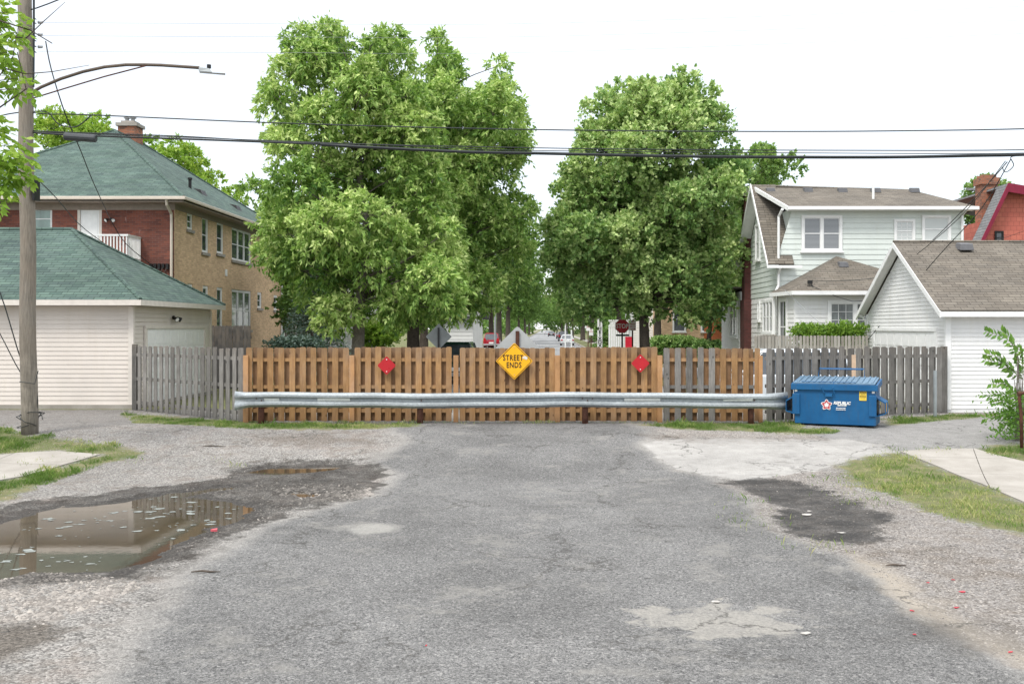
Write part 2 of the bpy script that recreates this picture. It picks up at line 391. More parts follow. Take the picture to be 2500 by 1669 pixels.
Z_DUST = gp([(1960, 1270), (2040, 1300), (2130, 1370), (2250, 1440), (2420, 1520), (2420, 1560), (2220, 1462), (2080, 1400), (1990, 1310)])
Z_PATCH = gp([(1450, 1398), (1640, 1392), (1760, 1400), (1830, 1435), (1780, 1455), (1640, 1460), (1540, 1440), (1460, 1420)])
Z_PATCH2 = gp([(790, 1212), (900, 1200), (920, 1214), (830, 1226)])
GRASS = [gp([(-160, 975), (0, 985), (50, 997), (100, 1000), (180, 1012), (260, 1020), (325, 1036), (310, 1048), (240, 1060), (150, 1090), (80, 1118), (20, 1143), (-160, 1190), (-160, 1130), (-60, 1112), (60, 1092), (150, 1066), (232, 1043), (130, 1034), (40, 1038), (-60, 1052), (-160, 1060)]),
         gp([(282, 950), (340, 953), (560, 965), (620, 968), (850, 971), (950, 972), (960, 977), (850, 984), (600, 984), (430, 974), (320, 970)]),
         gp([(1470, 974), (1560, 970), (1750, 970), (1815, 966), (1840, 980), (1925, 988), (1850, 998), (1700, 989), (1560, 985)]),
         gp([(2030, 960), (2170, 952), (2290, 948), (2300, 953), (2200, 961), (2120, 968), (2040, 976)]),
         gp([(1990, 1048), (2050, 1040), (2150, 1070), (2250, 1110), (2349, 1153), (2480, 1195), (2480, 1240), (2349, 1225), (2230, 1200), (2120, 1170), (2040, 1132), (1965, 1115), (1935, 1085), (1925, 1065)]),
         gp([(2235, 1028), (2300, 1020), (2480, 1005), (2480, 1075), (2349, 1057), (2290, 1046)])]
GDRY = [.15, .2, .22, .25, .8, .4]
Z_SWR = gp([(2065, 1036), (2140, 1031), (2235, 1030), (2290, 1046), (2349, 1060), (2480, 1090), (3300, 1270), (3300, 1500), (2480, 1195), (2349, 1153), (2250, 1110), (2150, 1070)])
Z_SWL = gp([(-160, 1060), (-60, 1052), (40, 1040), (130, 1036), (230, 1043), (150, 1066), (60, 1092), (-60, 1112), (-160, 1130)])

Z_STAIN = gp([(2060, 1425), (2130, 1408), (2250, 1430), (2330, 1485), (2200, 1495), (2100, 1465)])
Z_BROWN = gp([(560, 1000), (700, 992), (850, 1000), (840, 1014), (700, 1022), (580, 1018)])
Z_BROWN_SHADE = gp([(1500, 997), (1560, 1001), (1700, 1003), (1880, 1002), (1880, 1007), (1700, 1009), (1560, 1008), (1500, 1004)])  # brown shadow strip above the light gravel, painted into the ground colour
Z_BROWN3 = gp([(2020, 1255), (2200, 1270), (2400, 1320), (2400, 1350), (2200, 1310), (2040, 1280)])
def warp(x, y): return x+.16*fbm(x, y, 1.6, 4, 5), y+.30*fbm(x, y, 1.6, 4, 9)
def height(x, y):
    wx, wy = warp(x, y); h = .012*fbm(x, y, 2.2, 4, 3)+.006*fbm(x, y, 14, 2, 4)
    d = sdpoly(wx, wy, Z_PUD); h -= .07*sstep(-.35, .45, d)
    for z in (Z_PUD2, Z_PUD3): h -= .06*sstep(-.25, .16, sdpoly(wx, wy, z))
    h -= .02*sstep(-.3, .5, sdpoly(wx, wy, Z_WETR)); h += .006*sstep(-.02, .05, sdpoly(wx, wy, Z_ASPH))
    b = zg(y); yc = 18.6
    for z in (Z_PUD2, Z_PUD3):
        d = sdpoly(x, y, z); k_ = sstep(-.9, .05, d); b = b*(1-k_)+float(zg(np.mean([p[1] for p in z])))*k_
    return h*sstep(28, 26, y)+b
WATER = -.42-.034
def gz(x, y): return float(height(np.array([x]), np.array([y]))[0])
# ------------------------------------------------------------------ ground sheet
def ground():
    xs = np.concatenate([-np.geomspace(900, 16.2, 26), np.arange(-16, 14.01, .05), np.geomspace(14.2, 900, 26)])
    ys = np.concatenate([np.linspace(-60, 4.4, 10), np.arange(4.5, 28.5, .045), np.geomspace(28.8, 1500, 50)])
    X, Y = np.meshgrid(xs, ys); x = X.ravel(); y = Y.ravel(); Zv = height(x, y)
    nx, ny = len(xs), len(ys); i = np.arange(nx*ny).reshape(ny, nx)
    T = np.stack([i[:-1, :-1], i[:-1, 1:], i[1:, 1:], i[1:, :-1]], -1).reshape(-1, 4)
    wx, wy = warp(x, y); at = {}
    for k, z in (('asph', Z_ASPH), ('apron', Z_APRON), ('greyr', Z_GREYR), ('rgrav', Z_RGRAV), ('wetr', Z_WETR), ('wetl', Z_WETL), ('mud', Z_MUD), ('dkl', Z_DKL), ('dust', Z_DUST), ('patch', Z_PATCH), ('patch2', Z_PATCH2), ('pud', Z_PUD), ('stain', Z_STAIN)):
        at[k] = sdpoly(wx, wy, z)
    at['brown'] = np.maximum(sdpoly(wx, wy, Z_BROWN), np.maximum(sdpoly(wx, wy, Z_BROWN_SHADE), sdpoly(wx, wy, Z_BROWN3)))
    at['pud'] = np.maximum(at['pud'], np.maximum(sdpoly(wx, wy, Z_PUD2), sdpoly(wx, wy, Z_PUD3)))
    g = np.full(x.shape, -9.)
    for z in GRASS: g = np.maximum(g, sdpoly(wx*.4+x*.6, wy*.4+y*.6, z))
    at['lawn'] = np.maximum(g, np.where(y > 26, (y-28), -9))
    k = N('ground_mix'); v = k.pos()
    n_s = k.noise(v, .55, 6, .6); n_m = k.noise(v, 3.2, 6, .62); n_f = k.noise(v, 24, 4, .7)
    vc = k.vor(v, 46, 'Color'); vr = k.sep(vc, 0); vg = k.sep(vc, 1); vd = k.vor(v, 46)
    vc2 = k.vor(v, 130, 'Color'); vr2 = k.sep(vc2, 0)
    vc3 = k.vor(v, 20, 'Color'); vr3 = k.sep(vc3, 0); vd3 = k.vor(v, 20)
    def mask(a, wdt=.1, nz=.35, src=None):
        q = k.math('ADD', k.attr(a), k.math('MULTIPLY', k.math('SUBTRACT', src or n_m, .5), nz)); return k.ramp(q, -wdt, wdt)
    # crushed limestone with fines
    lime = k.mix(k.ramp(vr, .1, .9), (.12, .113, .104), (.36, .342, .315)); lime = k.scl(lime, k.ramp(n_s, .25, .75, .70, 1.12)); lime = k.mix(k.ramp(k.noise(v, 1.1, 6, .7), .52, .68, 0, .6), lime, k.scl((.21, .175, .15), k.ramp(vr2, 0, 1, .6, 1.4)))
    lime = k.mix(k.ramp(n_m, .5, .70, 0, .7), lime, (.155, .13, .108)); lime = k.scl(lime, k.ramp(vr2, 0, 1, .75, 1.25))
    # asphalt, aggregate showing
    asp = k.mix(k.ramp(vr2, .05, .95), (.068, .067, .066), (.228, .225, .219)); asp = k.scl(asp, k.ramp(vr, 0, 1, .84, 1.16)); asp = k.mix(k.ramp(vr, .84, .97, 0, .45), asp, (.33, .32, .305))
    asp = k.mix(k.ramp(vg, .84, .96, 0, .6), asp, (.035, .035, .037)); asp = k.scl(asp, k.ramp(n_s, .28, .72, .84, 1.18))
    asp = k.scl(asp, k.ramp(k.noise(v, .23, 5, .7), .35, .65, .76, 1.12)); asp = k.mix(k.ramp(k.noise(v, 1.3, 8, .72), .55, .68, 0, .55), asp, (.25, .24, .22)); asp = k.mix(k.ramp(k.noise(v, 2.1, 8, .7), .60, .74, 0, .55), asp, (.06, .058, .055)); asp = k.scl(asp, k.ramp(n_f, .3, .7, .85, 1.15)); asp = k.mix(1, asp, (1, .995, .98), 'MULTIPLY')
    c = k.mix(mask('asph', .18, .8), lime, asp)
    edge = k.math('MULTIPLY', k.ramp(k.math('ABSOLUTE', k.math('ADD', k.attr('asph'), k.math('MULTIPLY', k.math('SUBTRACT', n_m, .5), .5))), .03, .30, 1, 0), k.math('MULTIPLY', k.ramp(n_s, .35, .6, .1, .8), k.ramp(n_m, .35, .55, .3, 1))); c = k.mix(edge, c, k.scl((.285, .272, .25), k.ramp(vr2, 0, 1, .72, 1.2)))
    rg = k.mix(k.ramp(vr, 0, 1), (.085, .075, .066), (.31, .29, .27)); rg = k.scl(rg, k.ramp(n_s, .3, .7, .85, 1.2)); rg = k.mix(k.ramp(n_m, .45, .7, 0, .5), rg, (.17, .14, .11))
    c = k.mix(mask('rgrav', .12, .4), c, rg)
    gr = k.mix(k.ramp(vr2, 0, 1), (.16, .155, .145), (.30, .29, .275)); gr = k.scl(gr, k.ramp(n_m, .3, .7, .85, 1.15)); c = k.mix(mask('greyr', .08, .25), c, gr)
    ap = k.mix(k.ramp(n_m, .3, .7), (.30, .288, .268), (.39, .375, .35)); ap = k.scl(ap, k.ramp(n_s, .3, .7, .8, 1.1)); ap = k.mix(k.ramp(k.noise(k.pos((.5, 2, 1)), 1.6, 7, .75), .58, .66, 0, .55), ap, (.16, .15, .135)); ap = k.scl(ap, k.ramp(vr2, 0, 1, .88, 1.1)); ap = k.mix(k.ramp(k.noise(v, 1.7, 8, .7), .56, .66, 0, .55), ap, (.2, .19, .175))
    c = k.mix(mask('apron', .04, .5), c, ap)
    c = k.mix(k.math('MULTIPLY', k.math('MULTIPLY', mask('patch', .06, 1.5), k.ramp(n_m, .3, .55, .35, .9)), k.ramp(vr, 0, 1, .6, 1)), c, (.28, .265, .235)); c = k.mix(k.math('MULTIPLY', mask('patch2', .1, .4), .6), c, (.32, .31, .28))
    c = k.mix(k.math('MULTIPLY', mask('dust', .14, .35), .75), c, (.33, .29, .235))
    c = k.mix(k.math('MULTIPLY', mask('dkl', .4, .8), .5), c, (.15, .14, .13))
    c = k.mix(k.math('MULTIPLY', mask('mud', .1, .5), .8), c, k.scl((.085, .072, .058), k.ramp(vr, 0, 1, .6, 1.6)))
    # damp ground: darker because it is wet
    wet = k.math('MULTIPLY', mask('wetl', .09, 1.7, k.math('ADD', k.math('MULTIPLY', n_m, .8), k.math('MULTIPLY', n_f, .2))), k.ramp(k.noise(v, 1.5, 7, .7), .35, .6, .62, 1)); wet = k.math('MAXIMUM', k.math('MULTIPLY', wet, .95), k.math('MULTIPLY', k.ramp(k.math('ADD', k.attr('pud'), k.math('MULTIPLY', k.math('SUBTRACT', n_m, .5), 1.2)), -.65, -.15), 1.0))
    wet2 = k.math('MULTIPLY', mask('wetr', .09, 1.3, k.math('ADD', k.math('MULTIPLY', n_m, .8), k.math('MULTIPLY', n_f, .2))), k.ramp(k.noise(v, 1.9, 7, .7), .34, .6, .6, 1))
    wc = k.mix(1, c, (.20, .19, .18), 'MULTIPLY'); c = k.mix(wet, c, wc)
    wc2 = k.mix(.65, k.scl(c, .2), (.020, .018, .016)); c = k.mix(wet2, c, wc2)
    c = k.mix(k.math('MULTIPLY', mask('stain', .3, 1.6), .6), c, k.scl((.065, .06, .054), k.ramp(vr2, 0, 1, .6, 1.5)))
    c = k.mix(k.math('MULTIPLY', mask('brown', .35, 2.4), .62), c, k.scl((.12, .10, .082), k.ramp(vr, 0, 1, .6, 1.5)))
    # soil and thatch below the grass
    so = k.mix(k.ramp(n_f, .3, .7), (.10, .085, .05), (.13, .17, .05)); so = k.mix(k.ramp(n_m, .45, .7, 0, .7), so, (.24, .20, .12))
    c = k.mix(mask('lawn', .12, .9), c, so)
    # sparse fine cracks in the asphalt
    wv = k.n('VectorMath', operation='ADD'); k.l(v, wv.inputs[0]); k.l(k.noise(v, 2.2, 5, .6, 1), wv.inputs[1]); cr = k.vor(wv.outputs[0], .55, feature='DISTANCE_TO_EDGE'); crk = k.math('MULTIPLY', k.ramp(cr, .003, .016, 1, 0), k.ramp(k.noise(v, .6, 3), .46, .54))
    c = k.mix(k.math('MULTIPLY', k.math('MULTIPLY', crk, k.math('SUBTRACT', 1, k.ramp(k.attr('lawn'), -.2, 0))), .7), c, (.05, .047, .042))
    k.col(c)
    wa = k.math('MAXIMUM', k.ramp(k.attr('pud'), -.35, .05), wet2); k.rough(k.ramp(wa, 0, 1, .93, .62)); k.b.inputs['Specular IOR Level'].default_value = .25
    rough_z = k.math('SUBTRACT', 1, k.math('MULTIPLY', mask('asph', .2, .6), .55))
    h = k.math('ADD', k.math('MULTIPLY', k.math('SUBTRACT', .5, vd), .012), k.math('MULTIPLY', n_f, .02))
    h = k.math('ADD', k.math('MULTIPLY', h, rough_z), k.math('MULTIPLY', k.math('MULTIPLY', k.math('SUBTRACT', .6, vd3), rough_z), .016)); h = k.math('ADD', h, k.math('MULTIPLY', vr2, .003))
    bp = k.bump(h, .8, 1.0)
    o = npmesh('ground', np.stack([x, y, Zv], 1), T, k.m, attrs=at, smooth=True, nv=4); tag(o, kind='structure'); return o
ground()

# muddy water standing in the hollows
kw = N('muddy_water'); v = kw.pos(); n_ = kw.noise(v, 1.4, 4)
kw.col(kw.mix(kw.ramp(n_, .3, .7), (.045, .036, .024), (.075, .058, .038))); kw.rough(.03); kw.b.inputs['IOR'].default_value = 1.38
kw.b.inputs['Specular IOR Level'].default_value = .75
kw.bump(kw.noise(kw.pos((1, 1, 1)), 7, 3), .05, .006)
for nm, pl, s in (('puddle', Z_PUD, .9), ('puddle', Z_PUD2, .4), ('puddle', Z_PUD3, .3)):
    p = np.array(pl); a = p.min(0)-s*.4; b = p.max(0)+s*.4; wz = WATER if pl is Z_PUD else float(zg(p[:, 1].mean()))-.030
    q = MB(); q.quad((a[0], a[1], wz), (b[0], a[1], wz), (b[0], b[1], wz), (a[0], b[1], wz)); o = q.build(nm, kw.m); tag(o, kind='structure')

# sidewalks: slabs with joints
kc = N('sidewalk_concrete'); v = kc.pos(); a = kc.noise(v, 1.2, 6); b = kc.noise(v, 70, 3)
c = kc.mix(kc.ramp(a, .3, .7), (.24, .22, .19), (.35, .325, .29)); c = kc.mix(kc.ramp(kc.noise(v, 3.1, 8, .75), .58, .7, 0, .5), c, (.17, .155, .13)); c = kc.scl(c, kc.ramp(b, .25, .75, .86, 1.14)); kc.col(c); kc.rough(.9); kc.bump(b, .3, .004); M['concrete'] = kc.m
def slab_walk(poly, cuts, name='sidewalk'):
    q = MB(); n = len(poly)
    bm = bmesh.new(); vs = [bm.verts.new((x, y, .022)) for x, y in poly]; bm.faces.new(vs)
    for (p0, nrm) in cuts:
        for off in (-.008, .008):
            bmesh.ops.bisect_plane(bm, geom=bm.verts[:]+bm.edges[:]+bm.faces[:], plane_co=(p0[0]+nrm[0]*off, p0[1]+nrm[1]*off, 0), plane_no=(nrm[0], nrm[1], 0))
    kill = []
    for f in bm.faces:
        cc = f.calc_center_median()
        for (p0, nrm) in cuts:
            if abs((cc.x-p0[0])*nrm[0]+(cc.y-p0[1])*nrm[1]) < .0079: kill.append(f); break
    bmesh.ops.delete(bm, geom=kill, context='FACES')
    for yy_ in np.arange(8, 26, .5): bmesh.ops.bisect_plane(bm, geom=bm.verts[:]+bm.edges[:]+bm.faces[:], plane_co=(0, yy_, 0), plane_no=(0, 1, 0))
    for v_ in bm.verts: v_.co.z += float(zg(v_.co.y))
    r = bmesh.ops.extrude_face_region(bm, geom=bm.faces[:]); bmesh.ops.translate(bm, verts=[g for g in r['geom'] if isinstance(g, bmesh.types.BMVert)], vec=(0, 0, -.12))
    bmesh.ops.recalc_face_normals(bm, faces=bm.faces[:])
    me = bpy.data.meshes.new(name); bm.to_mesh(me); me.materials.append(M['concrete']); o = bpy.data.objects.new(name, me); COL.objects.link(o); tag(o, kind='structure')
cx = G(2180, 1078); slab_walk(Z_SWR, [(G(2300, 1090), (.1, 1)), (G(2420, 1130), (.1, 1)), (G(2130, 1050), (.1, 1)), (G(2240, 1052), (1, -.35))])
slab_walk(Z_SWL, [(G(20, 1065), (.1, 1)), (G(-80, 1085), (1, .0))])
# the street that carries on behind the fence, and the cross street
q = MB(); q.quad((-3.9, 58, .004), (4.3, 58, .004), (4.3, 900, .004), (-3.9, 900, .004)); q.quad((-60, 46, .004), (60, 46, .004), (60, 57.99, .004), (-60, 57.99, .004)); q.quad((-4.2, 29, .004), (4.6, 29, .004), (4.6, 45.99, .004), (-4.2, 45.99, .004))
kr = N('far_asphalt'); kr.col(kr.mix(kr.ramp(kr.noise(kr.pos((.4, .05, 1)), 1, 5), .3, .7), (.20, .20, .20), (.28, .28, .28))); kr.rough(.9)
tag(q.build('road', kr.m), kind='structure')
for s_ in (-1, 1):
    q = MB(); x0 = -3.9 if s_ < 0 else 4.3; q.box((x0+s_*.09, 480, .06), (.16, 840, .14)); q.build('kerb', M['concrete'])['kind'] = 'structure'
    q = MB(); q.box((x0+s_*3.0, 480, .03), (1.4, 840, .05)); q.build('pavement', M['concrete'])['kind'] = 'structure'

# ------------------------------------------------------------------ grass, gravel, floating flakes (uncountable)
rng = np.random.default_rng(5)
def inpoly(poly, n, pad=0):
    p = np.array(poly); a = p.min(0); b = p.max(0); x = rng.uniform(a[0], b[0], n); y = rng.uniform(a[1], b[1], n)
    wx, wy = warp(x, y); d = sdpoly(wx*.4+x*.6, wy*.4+y*.6, poly); k = d > pad+.12*fbm(x, y, 2.5, 3, 8); return x[k], y[k], d[k]
def blades(x, y, z0, hmin, hmax, wdt, dry):
    n = len(x); h = rng.uniform(hmin, hmax, n)*np.clip(1+2.4*fbm(x, y, 2.2, 4, 21), .35, 2.6)*np.where(rng.uniform(0, 1, n) < .04, 1.8, 1); a = rng.uniform(0, 2*np.pi, n); ln = rng.uniform(.1, .8, n)*h
    cxx, sxx = np.cos(a), np.sin(a); b = rng.uniform(0, 2*np.pi, n); cb, sb = np.cos(b)*wdt, np.sin(b)*wdt
    p0 = np.stack([x-cb, y-sb, z0], 1); p1 = np.stack([x+cb, y+sb, z0], 1); mx = x+cxx*ln*.35; my = y+sxx*ln*.35
    p2 = np.stack([mx+cb*.8, my+sb*.8, z0+h*.6], 1); p3 = np.stack([x+cxx*ln, y+sxx*ln, z0+h], 1)
    V = np.stack([p0, p1, p2, p3], 1).reshape(-1, 3); i = np.arange(n)[:, None]*4
    T = np.stack([i+[0, 1, 2], i+[0, 2, 3]], 1).reshape(-1, 3)
    dn = np.clip(fbm(x, y, 1.5, 3, 33)*2.2+dry+rng.normal(0, .22, n), 0, 1)
    return V, T, np.repeat(rng.uniform(0, 1, n), 4), np.repeat(dn, 4)
allV = []; allT = []; aR = []; aT = []; off = 0
for pl, dry, dens in zip(GRASS, GDRY, (2600, 2600, 2600, 1700, 1700, 1800)):
    p = np.array(pl); A = np.prod(p.max(0)-p.min(0)); x, y, d = inpoly(pl, int(A*dens), -.12)
    keep = rng.uniform(0, 1, len(x)) < np.clip(.05+2.2*(fbm(x, y, 2.0, 4, 17)+.15)+d*1.2, .03, 1)*(.6 if dry > .5 else 1); x = x[keep]; y = y[keep]
    V, T, r_, t_ = blades(x, y, height(x, y)-.004, .018, .055, .0035, dry); allV.append(V); allT.append(T+off); off += len(V); aR.append(r_); aT.append(t_)
# stray tufts in the gravel
tx = []; ty = []
for (xd, yd, n, s) in [(300, 1060, 30, .3), (545, 1068, 40, .15), (510, 1052, 14, .2), (1730, 1190, 120, .35), (1700, 1150, 50, .3), (1960, 1110, 200, .5), (1980, 1140, 160, .5), (90, 1060, 120, .25), (2060, 1040, 160, .3), (2150, 1032, 80, .3), (1620, 965, 100, .3), (1060, 969, 80, .4), (1230, 969, 50, .4), (1860, 1248, 60, .3), (640, 1085, 20, .2)]:
    gx, gy = G(xd, yd); tx.append(rng.normal(gx, s*.7, int(n*1.2))); ty.append(rng.normal(gy, s*.9, int(n*1.2)))
for i in range(240):                      # weeds along the fence foot
    t = rng.uniform(0, 1); tx.append(rng.normal(-7.5+t*12.8, .06, 9)); ty.append(rng.normal(24.12, .07, 9))
x = np.concatenate(tx); y = np.concatenate(ty); V, T, r_, t_ = blades(x, y, height(x, y)-.004, .02, .06, .004, .55)
allV.append(V); allT.append(T+off); aR.append(r_); aT.append(t_)
tag(npmesh('grass', np.concatenate(allV), np.concatenate(allT), M['grass'], attrs={'rnd': np.concatenate(aR), 'tone': np.concatenate(aT)}),
    'short green and dry grass in the verges and along the fence foot', 'grass', kind='stuff')

def stones(x, y, s, name, mat, label, zoff=0, flatn=.6, kind='stuff', cat='gravel', wet=None):
    base = np.array([(1, 0, 0), (.3, .9, 0), (-.8, .5, 0), (-.7, -.6, 0), (.4, -.85, 0), (.1, .1, 1), (0, 0, -.5)])
    tri = np.array([(0, 1, 5), (1, 2, 5), (2, 3, 5), (3, 4, 5), (4, 0, 5)])
    n = len(x); V = base[None]*(1+rng.uniform(-.35, .35, (n, 7, 3))); a = rng.uniform(0, 6.28, n); ca, sa = np.cos(a)[:, None], np.sin(a)[:, None]
    X = (V[..., 0]*ca-V[..., 1]*sa)*s[:, None]+x[:, None]; Yv = (V[..., 0]*sa+V[..., 1]*ca)*s[:, None]*rng.uniform(.6, 1, (n, 1))+y[:, None]
    Z = V[..., 2]*s[:, None]*flatn*rng.uniform(.5, 1.1, (n, 1))+(height(x, y)+zoff)[:, None]-.001
    VV = np.stack([X, Yv, Z], -1).reshape(-1, 3); T = (np.arange(n)[:, None, None]*7+tri[None]).reshape(-1, 3)
    return tag(npmesh(name, VV, T, mat, attrs={'rnd': np.repeat(rng.uniform(0, 1, n), 7), 'wet': np.repeat(wet if wet is not None else np.zeros(n), 7)}), label, cat, kind=kind)
km = N('limestone_chips'); r_ = km.attr('rnd'); km.col(km.scl(km.scl(km.mix(km.ramp(r_, 0, 1), (.13, .118, .105), (.34, .31, .275)), km.ramp(km.noise(km.pos(), 40, 3), .3, .7, .8, 1.2)), km.ramp(km.attr('wet'), 0, 1, 1, .30))); km.rough(.9)
def scatter(poly, n, lo, hi, pad=0):
    x, y, d = inpoly(poly, n, pad); s = lo*(hi/lo)**(rng.uniform(0, 1, len(x))**2.5); return x, y, s
Z_STL = gp([(-200, 1310), (100, 1305), (300, 1320), (330, 1345), (200, 1400), (60, 1440), (-200, 1480)])
Z_STL2 = gp([(400, 1120), (600, 1105), (860, 1110), (830, 1150), (700, 1160), (600, 1195), (450, 1250), (330, 1320), (280, 1330), (420, 1250), (560, 1190), (590, 1150)])
Z_LALL = gp([(-160, 960), (900, 985), (900, 1060), (820, 1090), (600, 1200), (200, 1395), (-300, 1568)])
S = [scatter(Z_STL, 17000, .005, .03), scatter(Z_STL2, 15000, .005, .028), scatter(Z_LALL, 90000, .004, .016), scatter(Z_RGRAV, 90000, .004, .018), scatter(Z_ASPH, 9000, .003, .009),
     scatter(gp([(1490, 985), (1560, 984), (1880, 996), (1880, 1004), (1560, 1003)]), 16000, .006, .018)]
S.append(scatter(gp([(640, 1120), (720, 1112), (850, 1118), (860, 1140), (740, 1150), (650, 1150)]), 900, .02, .075)); S.append(scatter(Z_STL, 1500, .02, .055))
sx_, sy_, ss_ = [np.concatenate([q[i] for q in S]) for i in range(3)]
hh_ = height(sx_, sy_); dry_ = (hh_ > WATER-.006)
sx_, sy_, ss_ = sx_[dry_], sy_[dry_], ss_[dry_]; wx_, wy_ = warp(sx_, sy_); nzz = .5*fbm(sx_, sy_, .9, 3, 77)
wt = np.maximum(sstep(-.3, .3, sdpoly(wx_, wy_, Z_WETL)+nzz)*.8, np.maximum(sstep(-.2, .2, sdpoly(wx_, wy_, Z_WETR)+nzz*.6), np.maximum(sstep(-.3, .3, sdpoly(wx_, wy_, Z_MUD)), sstep(-.3, .1, sdpoly(wx_, wy_, Z_ASPH))*.55)))
thin = rng.uniform(0, 1, len(wt)) > .7*sstep(-.2, .2, sdpoly(wx_, wy_, Z_WETR)); wt = wt*(rng.uniform(0, 1, len(wt)) > .08)
stones(sx_[thin], sy_[thin], ss_[thin], 'gravel', km.m, 'loose pale limestone chips and grit strewn over the ground', wet=wt[thin])
# pale scum floating on the big puddle
fx, fy, _ = inpoly(Z_PUD, 900, .05); kk = (height(fx, fy) < WATER-.01); fx = fx[kk]; fy = fy[kk]
pr = .12+1.5*np.clip(fbm(fx, fy, .55, 3, 41)+.0, 0, 1)+1.4*(fx > -7.2)*(fy > 13.5); kk = rng.uniform(0, 1, len(fx)) < pr*.26; fx = fx[kk]; fy = fy[kk]
q = MB()
for x, y in zip(fx, fy):
    zj = WATER+.001+.004*random.random(); n = 11; r0 = .010+.055*random.random()**3; ph = random.random()*6
    pts = []
    for i in range(n):
        a = 2*math.pi*i/n; rr = r0*(.45+.9*random.random()); pts.append((x+math.cos(a)*rr*1.5, y+math.sin(a)*rr*1.2, zj))
    q.poly(pts)
tag(q.build('scum', flat('pale_scum', (.20, .215, .20), .85, var=.2, scale=30)), 'pale grey flakes of scum floating on the muddy puddle', 'scum', kind='stuff')

# ------------------------------------------------------------------ trees
def leafmesh(cen, dirv, L, Wd, fold=.25):
    n = len(cen); d = dirv/np.linalg.norm(dirv, axis=1, keepdims=True)
    rv = rng.normal(0, 1, (n, 3)); rv[:, 2] += .0; s = np.cross(d, rv); s /= np.linalg.norm(s, axis=1, keepdims=True)+1e-9; nn = np.cross(s, d)
    L = L[:, None]; W2 = Wd[:, None]
    a = cen; tip = cen+d*L; mid = cen+d*L*.42; le = mid+s*W2+nn*W2*fold; ri = mid-s*W2+nn*W2*fold
    V = np.stack([a, le, tip, ri], 1).reshape(-1, 3); i = np.arange(n)[:, None]*4
    return V, np.stack([i+[0, 1, 2], i+[0, 2, 3]], 1).reshape(-1, 3)
def lobe_leaves(lobes, per_m2, L, wd, droop=.5, twig=.32, k=9, tonevar=.22, spikes=0):
    C = []; D = []; LL = []; TT = []; mc = np.mean([np.array(l[0]) for l in lobes], axis=0)
    for (c, r, tone) in (lobes if spikes else []):
        rad = np.array(c)-mc; rad /= np.linalg.norm(rad)+1e-6; ns = max(2, int(spikes*r*r))
        for j in range(ns):
            d = rng.normal(0, .55, 3)+rad*.55+np.array([0, -.25, .75]); d /= np.linalg.norm(d); ln = r*rng.uniform(.45, .85); m_ = int(70*ln/.6)
            t_ = rng.uniform(0, 1, m_); o = np.array(c)+d*r*.55; p = o+d*(t_*ln)[:, None]+rng.normal(0, 1, (m_, 3))*(.17*(1.08-t_))[:, None]
            ld = rng.normal(0, 1, (m_, 3))*.8+d*.7; ld[:, 2] -= droop*.8; C.append(p); D.append(ld); LL.append(L*rng.uniform(.6, 1.15, m_)); TT.append(np.full(m_, tone+.22+rng.normal(0, .12))+t_*.1)
    for (c, r, tone) in lobes:
        nt_ = max(4, int(4*np.pi*r*r*per_m2/k)); u = rng.normal(0, 1, (nt_, 3)); u /= np.linalg.norm(u, axis=1, keepdims=True)
        u[:, 2] = np.where((u[:, 2] < -.3) & (rng.uniform(0, 1, nt_) < .5), -u[:, 2], u[:, 2])
        rad = r*rng.uniform(.45, 1.0, nt_)**.6*(1+.22*np.sin(u[:, 0]*7+c[0]*3)*np.cos(u[:, 2]*6+c[2]*2))
        base = np.array(c)+u*rad[:, None]*np.array([1, 1, .88])
        td = u+np.array([0, 0, .45])+rng.normal(0, .35, (nt_, 3)); td /= np.linalg.norm(td, axis=1, keepdims=True)
        tt = tone+.02+.35*(rad/r-.8)+rng.normal(0, tonevar, nt_)+.12*u[:, 2]  # outer and upper leaves paler: young growth plus top light put into the tone
        s = rng.uniform(0, 1, (nt_, k)); pos = base[:, None]+td[:, None]*(s*twig)[..., None]; pos[..., 2] -= (s**2)*twig*.45*droop*2
        ld = rng.normal(0, 1, (nt_, k, 3)); ld = ld/np.linalg.norm(ld, axis=2, keepdims=True)*.8+td[:, None]*.55; ld[..., 2] -= droop
        C.append(pos.reshape(-1, 3)); D.append(ld.reshape(-1, 3)); LL.append(L*rng.uniform(.6, 1.2, nt_*k)); TT.append(np.repeat(tt, k))
    C = np.concatenate(C); D = np.concatenate(D); LL = np.concatenate(LL); TT = np.concatenate(TT)
    V, T = leafmesh(C, D, LL, LL*wd); n = len(C)
    return V, T, {'rnd': np.repeat(rng.uniform(0, 1, n), 4), 'tone': np.repeat(np.clip(TT, 0, 1), 4)}
def lobes_from_outline(pts, Y, n, rmin, rmax, depth, tone=.4, seed=1, sp=.55):
    g = np.random.default_rng(seed); w_ = [P(a, b, Y) for a, b in pts]; poly = [(p.x, p.z) for p in w_]; p = np.array(poly); a = p.min(0); b = p.max(0)
    out = []; tries = 0; mx = 0; xx = g.uniform(a[0], b[0], 4000); zz = g.uniform(a[1], b[1], 4000); mx = sdpoly(xx, zz, poly).max()
    while len(out) < n and tries < 60000:
        tries += 1; x = g.uniform(a[0], b[0]); z = g.uniform(a[1], b[1]); d = float(sdpoly(np.array([x]), np.array([z]), poly)[0])
        if d < rmin*.8: continue
        r = min(rmax, d*.85)*g.uniform(.7, 1); r = max(r, rmin); dm = depth*math.sqrt(min(1, d/mx))
        y = Y+g.uniform(-1, 1)*dm
        if any((x-o[0][0])**2+(z-o[0][2])**2+(y-o[0][1])**2 < ((r+o[1])*sp)**2 for o in out): continue
        out.append(((x, y, z), r, tone+g.normal(0, .17)))
    return out
